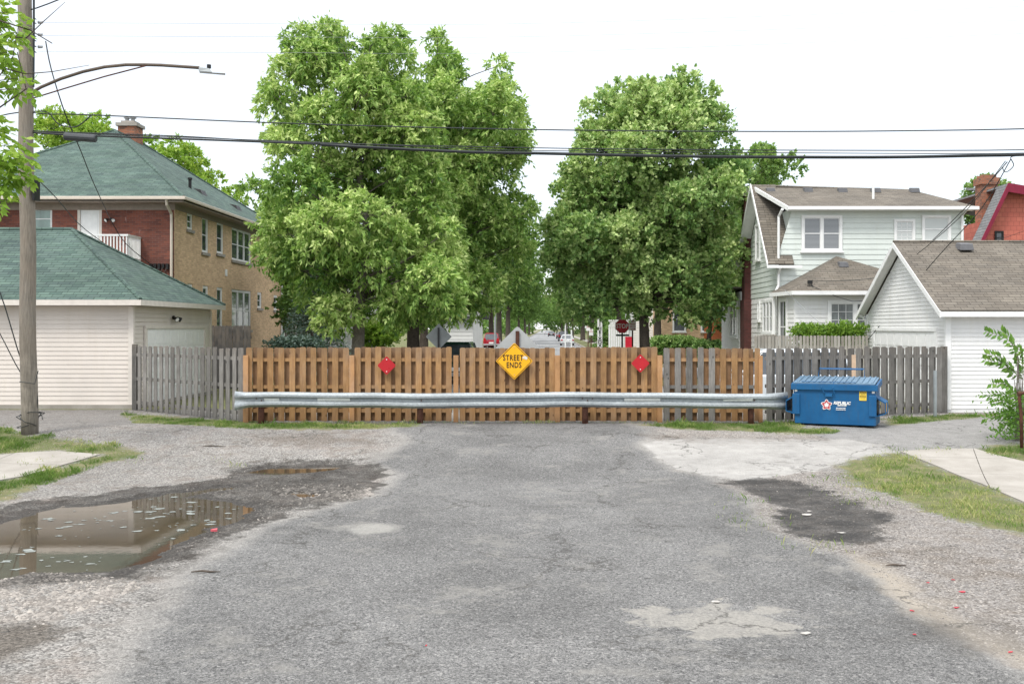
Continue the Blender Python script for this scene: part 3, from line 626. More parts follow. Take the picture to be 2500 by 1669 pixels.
def limb(q, a, b, r0, r1, bend=.15, n=6, seg=6):
    a = Vector(a); b = Vector(b); L = (b-a).length; pts = []; o = Vector((random.uniform(-1, 1), random.uniform(-1, 1), random.uniform(-.2, .6)))*L*bend
    for i in range(n+1):
        t = i/n; pts.append(a.lerp(b, t)+o*math.sin(math.pi*t)+Vector((random.uniform(-1, 1), random.uniform(-1, 1), 0))*L*.012)
    q.tube(pts, [r0+(r1-r0)*(i/n) for i in range(n+1)], seg)
def tree(name, label, cat, base, lobes, leafmat, bark, r0, fork, per_m2, L, wd, droop=.5, group=None, twig=.32, k=9, trunkpts=None, spikes=0):
    t = thing(name, label, cat, base, group); q = MB(); base = Vector(base); fork = Vector(fork)
    zs = [l[0][2] for l in lobes]; top = max(zs); cxm = np.mean([l[0][0] for l in lobes]); cym = np.mean([l[0][1] for l in lobes])
    lead = Vector((cxm*.6+fork.x*.4, cym*.6+fork.y*.4, top-1.0))
    tp = trunkpts or [base+Vector((0, 0, -.1)), base+Vector((0, 0, .25)), base.lerp(fork, .5), fork, fork.lerp(lead, .35)+Vector((.25, 0, 0)), fork.lerp(lead, .7)-Vector((.2, 0, 0)), lead]
    rr = [r0*1.35, r0*1.08, r0*.95, r0*.82, r0*.55, r0*.3, r0*.08]
    q.tube(tp, rr, 10)
    for (c, r, _) in lobes:
        c = Vector(c); f_ = min(.85, max(.02, (c.z-fork.z-.5*(c-Vector((fork.x, fork.y, c.z))).length)/(lead.z-fork.z))); big = random.random() < .4
        i_ = f_*3; seg_ = [tp[3], tp[4], tp[5], tp[6]]; st = Vector(seg_[int(i_)]).lerp(Vector(seg_[int(i_)+1]), i_-int(i_))
        limb(q, st, c, r0*(.26-.18*f_) if big else .028, .014, .12)
        for j in range(2):
            u = Vector((random.uniform(-1, 1), random.uniform(-1, 1), random.uniform(-.1, 1))).normalized(); limb(q, c, c+u*r*.8, .016, .006, .1, 3, 4)
    q.build('trunk', bark, t, smooth=True)
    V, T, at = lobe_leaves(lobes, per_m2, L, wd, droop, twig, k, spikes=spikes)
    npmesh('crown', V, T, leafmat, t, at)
    return t
T1 = [(700, 52), (745, 28), (795, 50), (798, 110), (800, 175), (818, 110), (850, 80), (905, 48), (950, 75), (964, 120), (950, 170), (985, 210), (1010, 260), (1030, 340), (1010, 400), (1060, 450), (1060, 560), (1090, 640), (1080, 705), (1010, 755), (940, 752), (880, 765), (800, 760), (730, 770), (685, 710), (655, 665), (610, 645), (575, 605), (568, 560), (590, 500), (562, 470), (575, 425), (620, 400), (625, 350), (605, 310), (600, 270), (612, 225), (605, 190), (645, 150), (648, 66)]
lb = lobes_from_outline(T1, 35, 108, .36, 1.1, 3.6, .45, 3)
T1b = P(818, 800, 35)
tree('ash_tree', 'tallest left tree with drooping light green sprays, trunk visible through the fence notch', 'tree', (T1b.x, 35, 0), lb, M['leaf1'], M['bark_l'], .24, (T1b.x+.1, 35, 3.0), 180, .21, .19, .75, k=10, spikes=6)
T2 = [(985, 92), (1005, 75), (1030, 90), (1060, 140), (1085, 115), (1110, 108), (1150, 122), (1188, 150), (1195, 210), (1228, 235), (1236, 290), (1215, 350), (1200, 400), (1238, 440), (1240, 490), (1215, 540), (1226, 600), (1208, 650), (1165, 680), (1130, 730), (1040, 765), (930, 760), (860, 740), (880, 600), (900, 400), (930, 300), (950, 200), (965, 130)]
lb = lobes_from_outline(T2, 41, 76, .4, 1.3, 3.6, .42, 8)
tb = P(948, 800, 41)
tree('ash_tree', 'broad green tree behind the tallest one, its thick trunk left of the parked dark car', 'tree', (tb.x, 41, 0), lb, M['leaf1'], M['bark'], .28, (tb.x, 41, 3.2), 150, .225, .19, .65, k=10, spikes=6)
T3 = [(1440, 190), (1462, 165), (1480, 200), (1508, 168), (1530, 190), (1560, 170), (1590, 180), (1605, 215), (1645, 215), (1655, 255), (1690, 290), (1705, 330), (1720, 380), (1705, 450), (1690, 520), (1702, 590), (1695, 650), (1680, 700), (1650, 755), (1560, 750), (1500, 755), (1430, 735), (1350, 750), (1290, 755), (1250, 700), (1232, 640), (1232, 560), (1258, 500), (1268, 440), (1280, 390), (1312, 340), (1330, 290), (1338, 240), (1360, 215), (1390, 220), (1405, 178), (1428, 195)]
lb = lobes_from_outline(T3, 45, 104, .38, 1.2, 4.2, .52, 12)
tb = P(1481, 800, 45)
tree('maple_tree', 'large rounded maple on the right whose dark trunk stands beside the stop sign', 'tree', (tb.x, 45, 0), lb, M['leaf2'], M['bark'], .25, (tb.x-.1, 45, 3.2), 122, .19, .36, .2, k=8, twig=.42, spikes=10)
T4 = [(1690, 300), (1720, 320), (1770, 335), (1832, 375), (1822, 425), (1770, 440), (1740, 600), (1690, 740), (1640, 700), (1660, 400)]
lb = lobes_from_outline(T4, 58, 24, .6, 1.7, 3, .45, 15)
tb = P(1668, 800, 58)
tree('maple_tree', 'pale green tree peeping out between the maple and the green house roof', 'tree', (tb.x, 58, 0), lb, M['leaf3'], M['bark'], .25, (tb.x, 58, 3), 90, .22, .34, .2, k=8, spikes=6)
# behind the brick house
TL = [(60, 300), (80, 262), (130, 248), (220, 262), (270, 290), (300, 300), (300, 420), (60, 520)]
lb = lobes_from_outline(TL, 72, 26, .9, 2.2, 4, .5, 21); tb = P(180, 800, 72)
tree('locust_tree', 'feathery light green tree rising behind the left side of the green hip roof', 'tree', (tb.x, 72, 0), lb, M['leaf4'], M['bark'], .35, (tb.x, 72, 5), 60, .26, .28, .3, k=10)
TL = [(300, 310), (350, 298), (395, 312), (440, 325), (470, 345), (488, 385), (540, 420), (560, 440), (575, 520), (470, 520), (380, 420), (300, 360)]
lb = lobes_from_outline(TL, 66, 26, .5, 1.7, 3, .45, 22); tb = P(440, 800, 66)
tree('locust_tree', 'light green tree sloping down behind the right side of the green hip roof', 'tree', (tb.x, 66, 0), lb, M['leaf4'], M['bark'], .3, (tb.x, 66, 5), 60, .25, .28, .3, k=10)
TL = [(2188, 440), (2215, 420), (2250, 408), (2300, 402), (2320, 440), (2300, 560), (2215, 565), (2210, 480)]
lb = lobes_from_outline(TL, 62, 18, .5, 1.4, 2.5, .4, 25); tb = P(2255, 800, 62)
tree('backyard_tree', 'green tree between the pale green house and the red house', 'tree', (tb.x, 62, 0), lb, M['leaf3'], M['bark'], .25, (tb.x, 62, 4), 90, .22, .3, .3)
# street trees far down the road
pl_ = [((0.3*math.cos(i*2.4)*(1+i % 3), 1.0*math.sin(i*2.4)*(1+i % 3), 5.5+(i*1.7 % 6.5)), 1.9+.5*math.sin(i), .35+.1*math.sin(i*3)) for i in range(16)]
pl_ = [((c[0]*2.6, c[1]*1.0, c[2]), r, t) for c, r, t in pl_]
proto = tree('street_tree', 'street tree', 'tree', (0, 0, 0), pl_, M['leaf3'], M['bark'], .3, (0, 0, 3.2), 50, .30, .34, .3)
grp = 'street trees lining the road beyond the fence'
spots = [(-7.6, 62, .95), (-8.0, 78, 1.05), (-7.2, 96, 1.1), (-6.4, 116, 1.1), (-6.6, 140, 1.4), (-6.4, 168, 1.45), (-5.6, 205, 1.0), (-5.4, 255, 1.05), (-5.4, 320, 1.0), (-5.4, 400, 1.0),
         (7.4, 66, .95), (7.8, 84, 1.0), (7.6, 104, 1.05), (6.8, 126, 1.05), (7.0, 152, 1.45), (6.8, 184, 1.45), (6.0, 225, 1.0), (5.8, 280, 1.05), (5.6, 350, 1.0), (0.5, 560, 1.3)]
ordn = ['nearest', 'second', 'third', 'fourth', 'fifth', 'sixth', 'seventh', 'eighth', 'ninth', 'farthest']
for i, (x, y, s) in enumerate(spots):
    side = 'left' if x < 0 else 'right'; lab = '%s street tree in the row along the %s side of the far road' % (ordn[i % 10], side)
    if x == .5: lab = 'tree closing the view at the very end of the far road'
    if i == 0: o = proto; o.location = (x, y, 0); o['label'] = lab; o['group'] = grp; o.scale = (s,)*3
    else: clone(proto, (x, y, 0), i*1.3, s, lab, grp)
for i, (x, y, s) in enumerate([(-16, 62, .8), (-27, 66, .85), (-11, 48, .5), (15, 72, .85), (30, 84, .9), (38, 60, .8), (9.5, 58, .55)]):
    clone(proto, (x, y, 0), i*.9+.4, s, ['green yard tree beyond the tan brick house', 'yard tree far behind the brick house', 'small dark tree behind the spruce', 'yard tree behind the pale green house', 'yard tree far behind the white garage', 'yard tree behind the red house', 'small tree in front of the tan brick cottage'][i], 'yard trees behind the houses')

wl = []
for i in range(120):
    sd_ = -1 if i % 2 else 1; yy = random.uniform(90, 330); x_ = sd_*(random.uniform(9, 9+yy*.55)); wl.append(((x_, yy, random.uniform(1.2, 7.5)), random.uniform(2.2, 3.6), .3+random.uniform(-.1, .15)))
for i in range(60):
    yy = random.uniform(350, 430); wl.append(((random.uniform(-60, 60), yy, random.uniform(2, 10)), random.uniform(3.5, 6), .3))
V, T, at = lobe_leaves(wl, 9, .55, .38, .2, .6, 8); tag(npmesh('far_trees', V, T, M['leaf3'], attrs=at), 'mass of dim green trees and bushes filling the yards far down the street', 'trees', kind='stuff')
# foliage of a tree standing just outside the frame on the left
def pinnate(C, D, LL, TT, a, d, L, n, leafL, tone, droop=.3):
    a = Vector(a); d = Vector(d).normalized(); side = d.cross(Vector((0, 0, 1))).normalized()
    for i in range(n):
        t = (i+1)/n; p = a+d*L*t-Vector((0, 0, 1))*droop*L*t*t
        for s in ((-1, 1) if i < n-1 else (0,)):
            dv = (side*s+d*.55-Vector((0, 0, .35+random.random()*.3))) if s else d-Vector((0, 0, .4))
            C.append(p); D.append(dv); LL.append(leafL*random.uniform(.8, 1.15)); TT.append(tone+random.uniform(-.15, .15))
def fin_leaves(C, D, LL, TT, wd, mat, parent, name='foliage'):
    C = np.array([tuple(c) for c in C]); D = np.array([tuple(c) for c in D]); LL = np.array(LL); n = len(C); V, T = leafmesh(C, D, LL, LL*wd, .15)
    return npmesh(name, V, T, mat, parent, {'rnd': np.repeat(rng.uniform(0, 1, n), 4), 'tone': np.repeat(np.clip(TT, 0, 1), 4)})
YB = 19.0
t = thing('box_elder_tree', 'bright green leafy branches reaching in beside the utility pole at the left edge', 'tree', (-13.2, YB, 0))
q = MB(); q.tube([(-13.2, YB, -.1), (-13.15, YB, 3), (-13.0, YB, 6), (-12.6, YB, 9), (-12.3, YB, 10.5)], [.28, .22, .17, .1, .04], 10)
C = []; D = []; LL = []; TT = []
cl = [(12, 30, 26), (28, 62, 22), (45, 75, 12), (8, 110, 26), (18, 120, 18), (45, 180, 18), (70, 205, 16), (30, 188, 16), (2, 190, 18), (22, 160, 12), (18, 330, 34), (48, 360, 26), (25, 385, 38), (50, 395, 22), (-5, 400, 34), (12, 425, 22), (5, 462, 15), (-30, 300, 50), (-40, 120, 50), (-30, 30, 40), (-50, 420, 40), (-10, 345, 30)]
for (xd, yd, rd) in cl:
    c = P(xd, yd, YB+random.uniform(-.3, .3)); r = rd*K/F*YB; st = Vector((-13.05, YB, max(3, c.z-random.uniform(.2, 1.0)))); limb(q, st, c, .022, .006, .12, 6, 5)
    for j in range(max(5, int(r*r*230))):
        u = Vector((random.gauss(0, 1), random.gauss(0, 1), random.gauss(0, 1))).normalized(); a = c+u*r*random.random()**.4*.85
        pinnate(C, D, LL, TT, a, u+Vector((.4, 0, -.2)), .18, 3, .175, .5+.15*u.z, .4)
for (pts) in [[(0, 82, 0), (60, 88, 0), (100, 50, 0), (150, 5, 0)], [(-10, 345, 0), (-5, 180, 0), (30, 130, 0), (42, 60, 0)], [(0, 155, 0), (60, 170, 0), (120, 165, 0), (205, 150, 0)], [(0, 48, 0), (70, 70, 0), (120, 100, 0)], [(-5, 250, 0), (60, 205, 0), (40, 120, 0)]]:
    pp = [P(a, b, YB-.1) for a, b, _ in pts]; q.tube(pp, [.016, .012, .009, .004][:len(pp)], 5)
q.build('trunk', M['bark'], t, smooth=True); fin_leaves(C, D, LL, TT, .27, M['leaf4'], t, 'crown')

# sapling with long pinnate fronds at the right edge
bx, by = G(2335, 1010); bz0 = gz(bx, by); t = thing('sapling', 'spindly sapling with long pinnate fronds at the right edge by the rusty pipe', 'sapling', (bx, by, bz0))
q = MB(); C = []; D = []; LL = []; TT = []
tips = [(2262, 760), (2290, 830), (2330, 820), (2275, 880), (2260, 960), (2265, 812), (2262, 826), (2300, 760), (2320, 775), (2255, 905), (2275, 925), (2300, 880), (2285, 955), (2310, 945), (2320, 985), (2340, 800), (2290, 990), (2335, 900), (2345, 850), (2350, 950), (2310, 905), (2370, 780), (2380, 860), (2390, 930), (2370, 980)]
for i, (xd, yd) in enumerate(tips):
    tip = P(xd, yd, by+random.uniform(-.5, .5)); st = Vector((bx+random.uniform(-.05, .25), by+random.uniform(-.1, .1), max(.3, tip.z*.75))); sh = Vector((bx+random.uniform(-.08, .08), by, bz0-.03))
    q.tube([sh, sh.lerp(st, .6), st], [.014, .012, .008], 5); mid = st.lerp(tip, .55)+Vector((0, 0, .12)); q.tube([st, mid, tip], [.006, .004, .002], 4)
    n = 11
    for j in range(n):
        tt_ = .15+.85*j/(n-1); p = st.lerp(mid, tt_/.55) if tt_ < .55 else mid.lerp(tip, (tt_-.55)/.45); d = (tip-st).normalized()
        for s in (-1, 1):
            up = Vector((0, 0, 1)); dv = up*s*.7+d*.7+Vector((0, random.uniform(-.6, .6), 0)); C.append(p); D.append(dv); LL.append(.17 if i < 8 else .13); TT.append(.5+random.uniform(-.25, .25))
for j in range(1700):
    c = P(random.gauss(2335, 30), random.uniform(900, 1005), by+random.uniform(-.5, .5)); C.append(c); D.append(Vector((random.gauss(0, 1), random.gauss(0, 1), random.gauss(-.2, .7)))); LL.append(random.uniform(.05, .10)); TT.append(random.uniform(.1, .7))
q.build('stem', M['bark_l'], t); fin_leaves(C, D, LL, TT, .24, M['leaf7'], t)

# hedges and shrubs
def shrub(name, label, cat, c, dims, mat, per=260, L=.07, wd=.35, tone=.4, group=None, droop=0.):
    c = Vector(c); t = thing(name, label, cat, (c.x, c.y, 0), group); n = max(5, int(dims[0]*dims[1]*4+dims[0]*5)); lobes = []
    r = min(dims)*.42
    for i in range(n):
        lobes.append(((c.x+((i+.5)/n-.5)*(dims[0]-r), c.y+random.uniform(-.5, .5)*(dims[1]-r*.6), max(r*.6, dims[2]-r*.9-random.uniform(0, .06)*dims[2])), r*random.uniform(.85, 1.1), tone))
        lobes.append(((c.x+random.uniform(-.5, .5)*(dims[0]-r), c.y+random.uniform(-.5, .5)*(dims[1]-r*.6), r*.7), r, tone))
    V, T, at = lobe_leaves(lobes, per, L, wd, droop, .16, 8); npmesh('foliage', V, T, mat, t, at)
    q = MB()
    for i in range(6): q.tube([(c.x+random.uniform(-.2, .2)*dims[0], c.y, -.05), (c.x+random.uniform(-.4, .4)*dims[0], c.y, dims[2]*.8)], [.02, .008], 5)
    q.build('stem', M['bark'], t); return t
a = P(1815, 770, 34); b = P(1987, 770, 34)
shrub('hedge', 'bright green hedge top in front of the curtained window of the pale house', 'hedge', ((a.x+b.x)/2, 34, 0), (b.x-a.x, .9, 2.42), M['leaf5'], 330, .09, .3, .6)
a = P(1490, 785, 62); b = P(1600, 785, 62)
shrub('hedge', 'dark green clipped hedge behind the fence right of the maple trunk', 'hedge', ((a.x+b.x)/2, 62, 0), (b.x-a.x, 1.4, 1.75), M['leaf2'], 90, .14, .4, .3)
a = P(1590, 785, 58); b = P(1660, 785, 58)
shrub('hedge', 'low brownish green hedge beside the corner of the pale house', 'hedge', ((a.x+b.x)/2, 58, 0), (b.x-a.x, 1.2, 1.55), M['leaf2'], 90, .14, .4, .2)
a = P(870, 770, 50)
shrub('shrub', 'round yellow-topped shrub seen between the two left tree trunks', 'shrub', (a.x, 50, 0), (1.9, 1.6, 2.6), M['leaf4'], 110, .12, .35, .3)
a = P(730, 790, 44)
shrub('shrub', 'low bluish shrub at the foot of the spruce', 'shrub', (a.x-.7, 43, 0), (2.2, 1.2, 1.9), M['leaf6'], 160, .1, .35, .4)
a = P(1485-105, 770, 85)
shrub('hedge', 'small dark hedge block left of the stop sign', 'hedge', (P(1397, 770, 85).x, 85, 0), (2.6, 1.5, 2.3), M['leaf2'], 60, .18, .4, .3)
# blue spruce
a = P(718, 800, 46); t = thing('spruce_tree', 'bluish spruce right of the tan brick wall, under the leafy tree', 'tree', (a.x, 46, 0)); q = MB(); q.tube([(a.x, 46, -.1), (a.x, 46, 3), (a.x, 46, 5.4)], [.14, .08, .01], 8)
C = []; D = []; LL = []; TT = []
for i in range(120):
    z = .5+4.8*(i/120); rr = 2.1*(1-(z/5.7))+.12; an = i*2.4; d = Vector((math.cos(an), math.sin(an), -.1)); st = Vector((a.x, 46, z)); q.tube([st, st+d*rr], [.02, .005], 4)
    for j in range(int(90*rr)):
        tt_ = random.uniform(.1, 1)**.7; p = st+d*rr*tt_+Vector((random.gauss(0, .09), random.gauss(0, .09), random.gauss(0, .05)-.1*tt_)); C.append(p); D.append(d+Vector((random.gauss(0, .8), random.gauss(0, .8), random.gauss(.1, .5)))); LL.append(.14); TT.append(random.uniform(.1, .8)*tt_+.15)
q.build('trunk', M['bark'], t); fin_leaves(C, D, LL, TT, .12, M['leaf6'], t, 'crown')

# ------------------------------------------------------------------ building helpers
def frame_pt(p0, u, n, a, z, d=0): return Vector(p0)+Vector(u)*a+Vector(n)*d+Vector((0, 0, z))
def siding(q, p0, u, n, poly, bh=.11, lip=.016):
    zs = [p[1] for p in poly]; z = min(zs); top = max(zs)
    def span(zz):
        xs = []
        for i in range(len(poly)):
            (a0, z0), (a1, z1) = poly[i], poly[(i+1) % len(poly)]
            if z0 == z1:
                if abs(z0-zz) < 1e-6: xs += [a0, a1]
            elif min(z0, z1)-1e-9 <= zz <= max(z0, z1)+1e-9: xs.append(a0+(a1-a0)*(zz-z0)/(z1-z0))
        return (min(xs), max(xs)) if xs else None
    pf = lambda a, zz, d: frame_pt(p0, u, n, a, zz, d)
    while z < top-1e-4:
        z1 = min(z+bh, top); s0 = span(z+1e-5); s1 = span(z1-1e-5)
        if s0 and s1:
            r = random.random(); e_ = .0015
            q.quad(pf(s0[0], z, lip), pf(s0[1], z, lip), pf(s1[1], z1, e_), pf(s1[0], z1, e_), r)
            q.quad(pf(s0[0], z, e_), pf(s0[1], z, e_), pf(s0[1], z, lip), pf(s0[0], z, lip), r)
            q.quad(pf(s0[0], z, e_), pf(s0[0], z, lip), pf(s1[0], z1, e_), pf(s1[0], z1, e_-.001), r)
            q.quad(pf(s0[1], z, lip), pf(s0[1], z, e_), pf(s1[1], z1, e_-.001), pf(s1[1], z1, e_), r)
        z += bh
def slab(q, pts, th):                    # solid polygon thickened downwards along its normal
    p = [Vector(a) for a in pts]; n = (p[1]-p[0]).cross(p[2]-p[0]).normalized()
    if n.z < 0: n = -n; p = p[::-1]
    q.prism([a-n*th for a in p][::-1] if False else [a-n*th for a in p], n*th)
def window(par, p0, u, n, a, z, wd, h, cas=.09, glass='glass', bars=(0, 1), d0=.0, proud=.05, frame='white', mull=1, sill=True, name='window'):
    """a,z = lower left of the outer casing"""
    pf = lambda x, zz, d: frame_pt(p0, u, n, x, zz, d)
    q = MB()
    def bar(a0, a1, z0, z1, da, db):
        q.hexa([pf(a0, z0, da), pf(a1, z0, da), pf(a1, z0, db), pf(a0, z0, db), pf(a0, z1, da), pf(a1, z1, da), pf(a1, z1, db), pf(a0, z1, db)])
    bar(a, a+cas, z, z+h, d0, d0+proud); bar(a+wd-cas, a+wd, z, z+h, d0, d0+proud); bar(a+cas, a+wd-cas, z+h-cas, z+h, d0, d0+proud); bar(a+cas, a+wd-cas, z, z+cas*.7, d0, d0+proud)
    pw = (wd-2*cas-(mull-1)*cas)/mull
    for i in range(mull):
        x0 = a+cas+i*(pw+cas)
        if i: bar(x0-cas, x0, z+cas*.7, z+h-cas, d0, d0+proud)
        s_ = .028; b0 = z+cas*.7; b1 = z+h-cas; zm = (b0+b1)/2
        bar(x0, x0+s_, b0, b1, d0, d0+proud*.6); bar(x0+pw-s_, x0+pw, b0, b1, d0, d0+proud*.6); bar(x0+s_, x0+pw-s_, zm-.02, zm+.02, d0, d0+proud*.66); bar(x0+s_, x0+pw-s_, b1-s_, b1, d0, d0+proud*.6); bar(x0+s_, x0+pw-s_, b0, b0+s_, d0, d0+proud*.6)
        for j in range(1, bars[0]+1): xx = x0+pw*j/(bars[0]+1); bar(xx-.008, xx+.008, b0+s_, b1-s_, d0, d0+proud*.5)
        for j in range(1, bars[1]):
            zz = b0+(b1-b0)*j/bars[1]
            if abs(zz-zm) > .03: bar(x0+s_, x0+pw-s_, zz-.008, zz+.008, d0, d0+proud*.5)
    w_ = q.build(name, M[frame], par)
    for i in range(mull):
        x0 = a+cas+i*(pw+cas); g = MB(); g.quad(pf(x0+.02, z+cas*.7, d0+proud*.42), pf(x0+pw-.02, z+cas*.7, d0+proud*.42), pf(x0+pw-.02, z+h-cas, d0+proud*.42), pf(x0+.02, z+h-cas, d0+proud*.42)); g.build('pane', M[glass], w_)
    if sill:
        g = MB(); g.hexa([pf(a-.05, z-.07, d0-.02), pf(a+wd+.05, z-.07, d0-.02), pf(a+wd+.05, z-.07, d0+proud+.05), pf(a-.05, z-.07, d0+proud+.05), pf(a-.05, z-.002, d0-.02), pf(a+wd+.05, z-.002, d0-.02), pf(a+wd+.05, z-.002, d0+proud+.05), pf(a-.05, z-.002, d0+proud+.05)]); g.build('sill', M[frame], w_)
    return w_
def holed_wall(q, p0, u, n, a0, a1, z0, z1, holes, depth=.12):
    pf = lambda a, z, d=0: frame_pt(p0, u, n, a, z, d)
    A = sorted(set([a0, a1]+[h[0] for h in holes]+[h[1] for h in holes])); Zs = sorted(set([z0, z1]+[h[2] for h in holes]+[h[3] for h in holes]))
    for i in range(len(A)-1):
        for j in range(len(Zs)-1):
            ca, cz = (A[i]+A[i+1])/2, (Zs[j]+Zs[j+1])/2
            if any(h[0] < ca < h[1] and h[2] < cz < h[3] for h in holes): continue
            q.quad(pf(A[i], Zs[j]), pf(A[i+1], Zs[j]), pf(A[i+1], Zs[j+1]), pf(A[i], Zs[j+1]))
    for h in holes:
        b = -depth; q.quad(pf(h[0], h[2]), pf(h[0], h[3]), pf(h[0], h[3], b), pf(h[0], h[2], b)); q.quad(pf(h[1], h[2]), pf(h[1], h[2], b), pf(h[1], h[3], b), pf(h[1], h[3]))
        q.quad(pf(h[0], h[3]), pf(h[1], h[3]), pf(h[1], h[3], b), pf(h[0], h[3], b)); q.quad(pf(h[0], h[2]), pf(h[0], h[2], b), pf(h[1], h[2], b), pf(h[1], h[2]))
def panel_door(par, p0, u, n, a0, a1, z0, z1, d, rows, colsn, mat='white', name='garage_door'):
    pf = lambda x, zz, dd: frame_pt(p0, u, n, x, zz, dd); q = MB()
    def blk(x0, x1, y0, y1, da, db): q.hexa([pf(x0, y0, da), pf(x1, y0, da), pf(x1, y0, db), pf(x0, y0, db), pf(x0, y1, da), pf(x1, y1, da), pf(x1, y1, db), pf(x0, y1, db)])
    rh = (z1-z0)/rows; cw = (a1-a0)/colsn
    for r in range(rows):
        blk(a0, a1, z0+r*rh+.004, z0+(r+1)*rh-.004, d-.03, d)
        for c in range(colsn): blk(a0+c*cw+.06, a0+(c+1)*cw-.06, z0+r*rh+.09, z0+(r+1)*rh-.09, d, d+.012)
    return q.build(name, M[mat], par, bevel=.004)
def floodlight(par_loc, n, u, label, roty=0):
    c = Vector(par_loc); n = Vector(n); u = Vector(u); t = thing('floodlight', label, 'light', c); q = MB(); q.tube([c, c+n*.05], .06, 12); q.build('base_plate', M['black'], t)
    for s in (-1, 1):
        h = c+n*.08+u*.08*s; d = (n*.8+u*s*.5-Vector((0, 0, .5))).normalized(); q = MB(); q.tube([h, h+d*.05, h+d*.13, h+d*.16], [.03, .05, .075, .078], 12, cap=False); l_ = q.build('lamp', M['black'], t)
        g = MB(); g.tube([h+d*.135, h+d*.15], [.07, .066], 12); g.build('bulb', M['white'], l_)
    return t
UX = (1, 0, 0); NY = (0, -1, 0); UY = (0, 1, 0); PX = (1, 0, 0); NX = (-1, 0, 0)

# ------------------------------------------------------------------ left garage (hip roof)
X1, Y0, Y1, EV = -11.75, 28.3, 34.9, 2.93; X0 = -22.0
t = thing('garage', 'cream sided garage with green hip roof behind the utility pole', 'garage', (X1, Y0, 0))
q = MB(); q.bb((X0, Y0+.02, -.1), (X1-.02, Y1, EV)); siding(q, (X0, Y0+.02, 0), UX, NY, [(0, .12), (X1-X0-.1, .12), (X1-X0-.1, EV-.02), (0, EV-.02)], .127)
siding(q, (X1-.02, Y0, 0), UY, PX, [(.1, 2.35), (6.5, 2.35), (6.5, EV-.02), (.1, EV-.02)], .127, .03); siding(q, (X1-.02, Y0, 0), UY, PX, [(.1, .1), (.75, .1), (.75, 2.35), (.1, 2.35)], .127); siding(q, (X1-.02, Y0, 0), UY, PX, [(6.05, .1), (6.5, .1), (6.5, 2.35), (6.05, 2.35)], .127)
q.build('wall', M['sid_cream'], t)
q = MB(); q.bb((X1-.12, Y0-.02, .1), (X1+.03, Y0+.1, EV-.02)); q.build('corner_trim', M['cream'], t); q = MB(); q.bb((X1-.02, Y1-.1, .1), (X1+.03, Y1+.02, EV-.02)); q.build('corner_trim', M['cream'], t)
q = MB(); q.bb((X0, Y0-.06, -.1), (X1+.06, Y0+.01, .12)); q.bb((X1-.01, Y0+.01, -.1), (X1+.06, Y1, .1)); q.build('footing', M['concrete'], t)
ov = .38; zr = 5.42; ym = (Y0+Y1)/2; xr = X1-3.3
q = MB(); a = (X0-ov, Y0-ov, EV+.16); b = (X1+ov, Y0-ov, EV+.16); c = (X1+ov, Y1+ov, EV+.16); d = (X0-ov, Y1+ov, EV+.16); r1 = (xr, ym, zr); r0 = (X0+3.3, ym, zr)
q.quad(a, b, r1, r0); q.poly([b, c, r1]); q.quad(c, d, r0, r1); q.poly([d, a, r0]); rf = q.build('roof', M['sh_green'], t)
q = MB(); hp = Vector((.0, 0, .012)); 
for (s, e_) in ((b, r1), (c, r1)): q.tube([Vector(s)+hp, Vector(e_)+hp], .055, 6)
q.tube([Vector(r1)+hp, Vector(r0)+hp], .06, 6); q.build('ridge_cap', M['sh_green'], rf)
q = MB(); f0 = EV-.0; f1 = EV+.155
q.bb((X0-ov, Y0-ov-.02, f0), (X1+ov+.02, Y0-ov+.0, f1)); q.bb((X1+ov, Y0-ov+.001, f0), (X1+ov+.02, Y1+ov, f1)); q.bb((X0-ov, Y0-ov+.001, f0+.01), (X1+ov-.001, Y1+ov, f0+.03)); q.build('fascia', M['cream'], t)
q = MB(); q.bb((X1-.01, Y0+.78, .0), (X1+.05, Y0+.95, 2.28)); q.bb((X1-.01, Y0+5.85, .0), (X1+.05, Y0+6.02, 2.28)); q.bb((X1-.01, Y0+.78, 2.28), (X1+.06, Y0+6.02, 2.38)); q.build('door_frame', M['cream'], t)
panel_door(t, (X1, Y0, 0), UY, PX, .95, 5.85, .05, 2.28, .01, 4, 8)
floodlight((X1+.02, Y0+3.0, 2.62), PX, UY, 'twin floodlight above the cream garage door')

# ------------------------------------------------------------------ right garage (gable roof)
X0, Y0, Y1, EV = 10.9, 27.1, 33.8, 2.76; X1 = 21.0
t = thing('garage', 'white sided garage with brown gable roof behind the blue dumpster', 'garage', (X0, Y0, 0)); ym = (Y0+Y1)/2; zr = 4.84
q = MB(); q.bb((X0+.02, Y0+.02, -.1), (X1, Y1, EV)); siding(q, (X0, Y0+.02, 0), UX, NY, [(.12, .1), (X1-X0, .1), (X1-X0, EV), (.12, EV)], .115)
q.prism([(X0+.02, Y0+.02, EV), (X0+.02, Y1, EV), (X0+.02, ym, zr-.1)], (.1, 0, 0))
siding(q, (X0+.02, Y1, 0), (0, -1, 0), NX, [(.0, 2.25), (6.6, 2.25), (6.6, EV-.05), (3.35, zr-.12), (.0, EV-.05)], .115)
siding(q, (X0+.02, Y1, 0), (0, -1, 0), NX, [(0, .1), (.6, .1), (.6, 2.25), (0, 2.25)], .115); siding(q, (X0+.02, Y1, 0), (0, -1, 0), NX, [(6.0, .1), (6.58, .1), (6.58, 2.25), (6.0, 2.25)], .115)
q.build('wall', M['sid_white'], t)
q = MB(); q.bb((X0-.03, Y0-.02, .08), (X0+.12, Y0+.1, EV)); q.build('corner_trim', M['white'], t); q = MB(); q.bb((X0-.03, Y1-.08, .08), (X0+.02, Y1+.02, EV)); q.build('corner_trim', M['white'], t)
q = MB(); ro = .28; dz = (zr-EV)/(ym-Y0); e0 = (Y0-ro, EV-ro*dz+.12); 
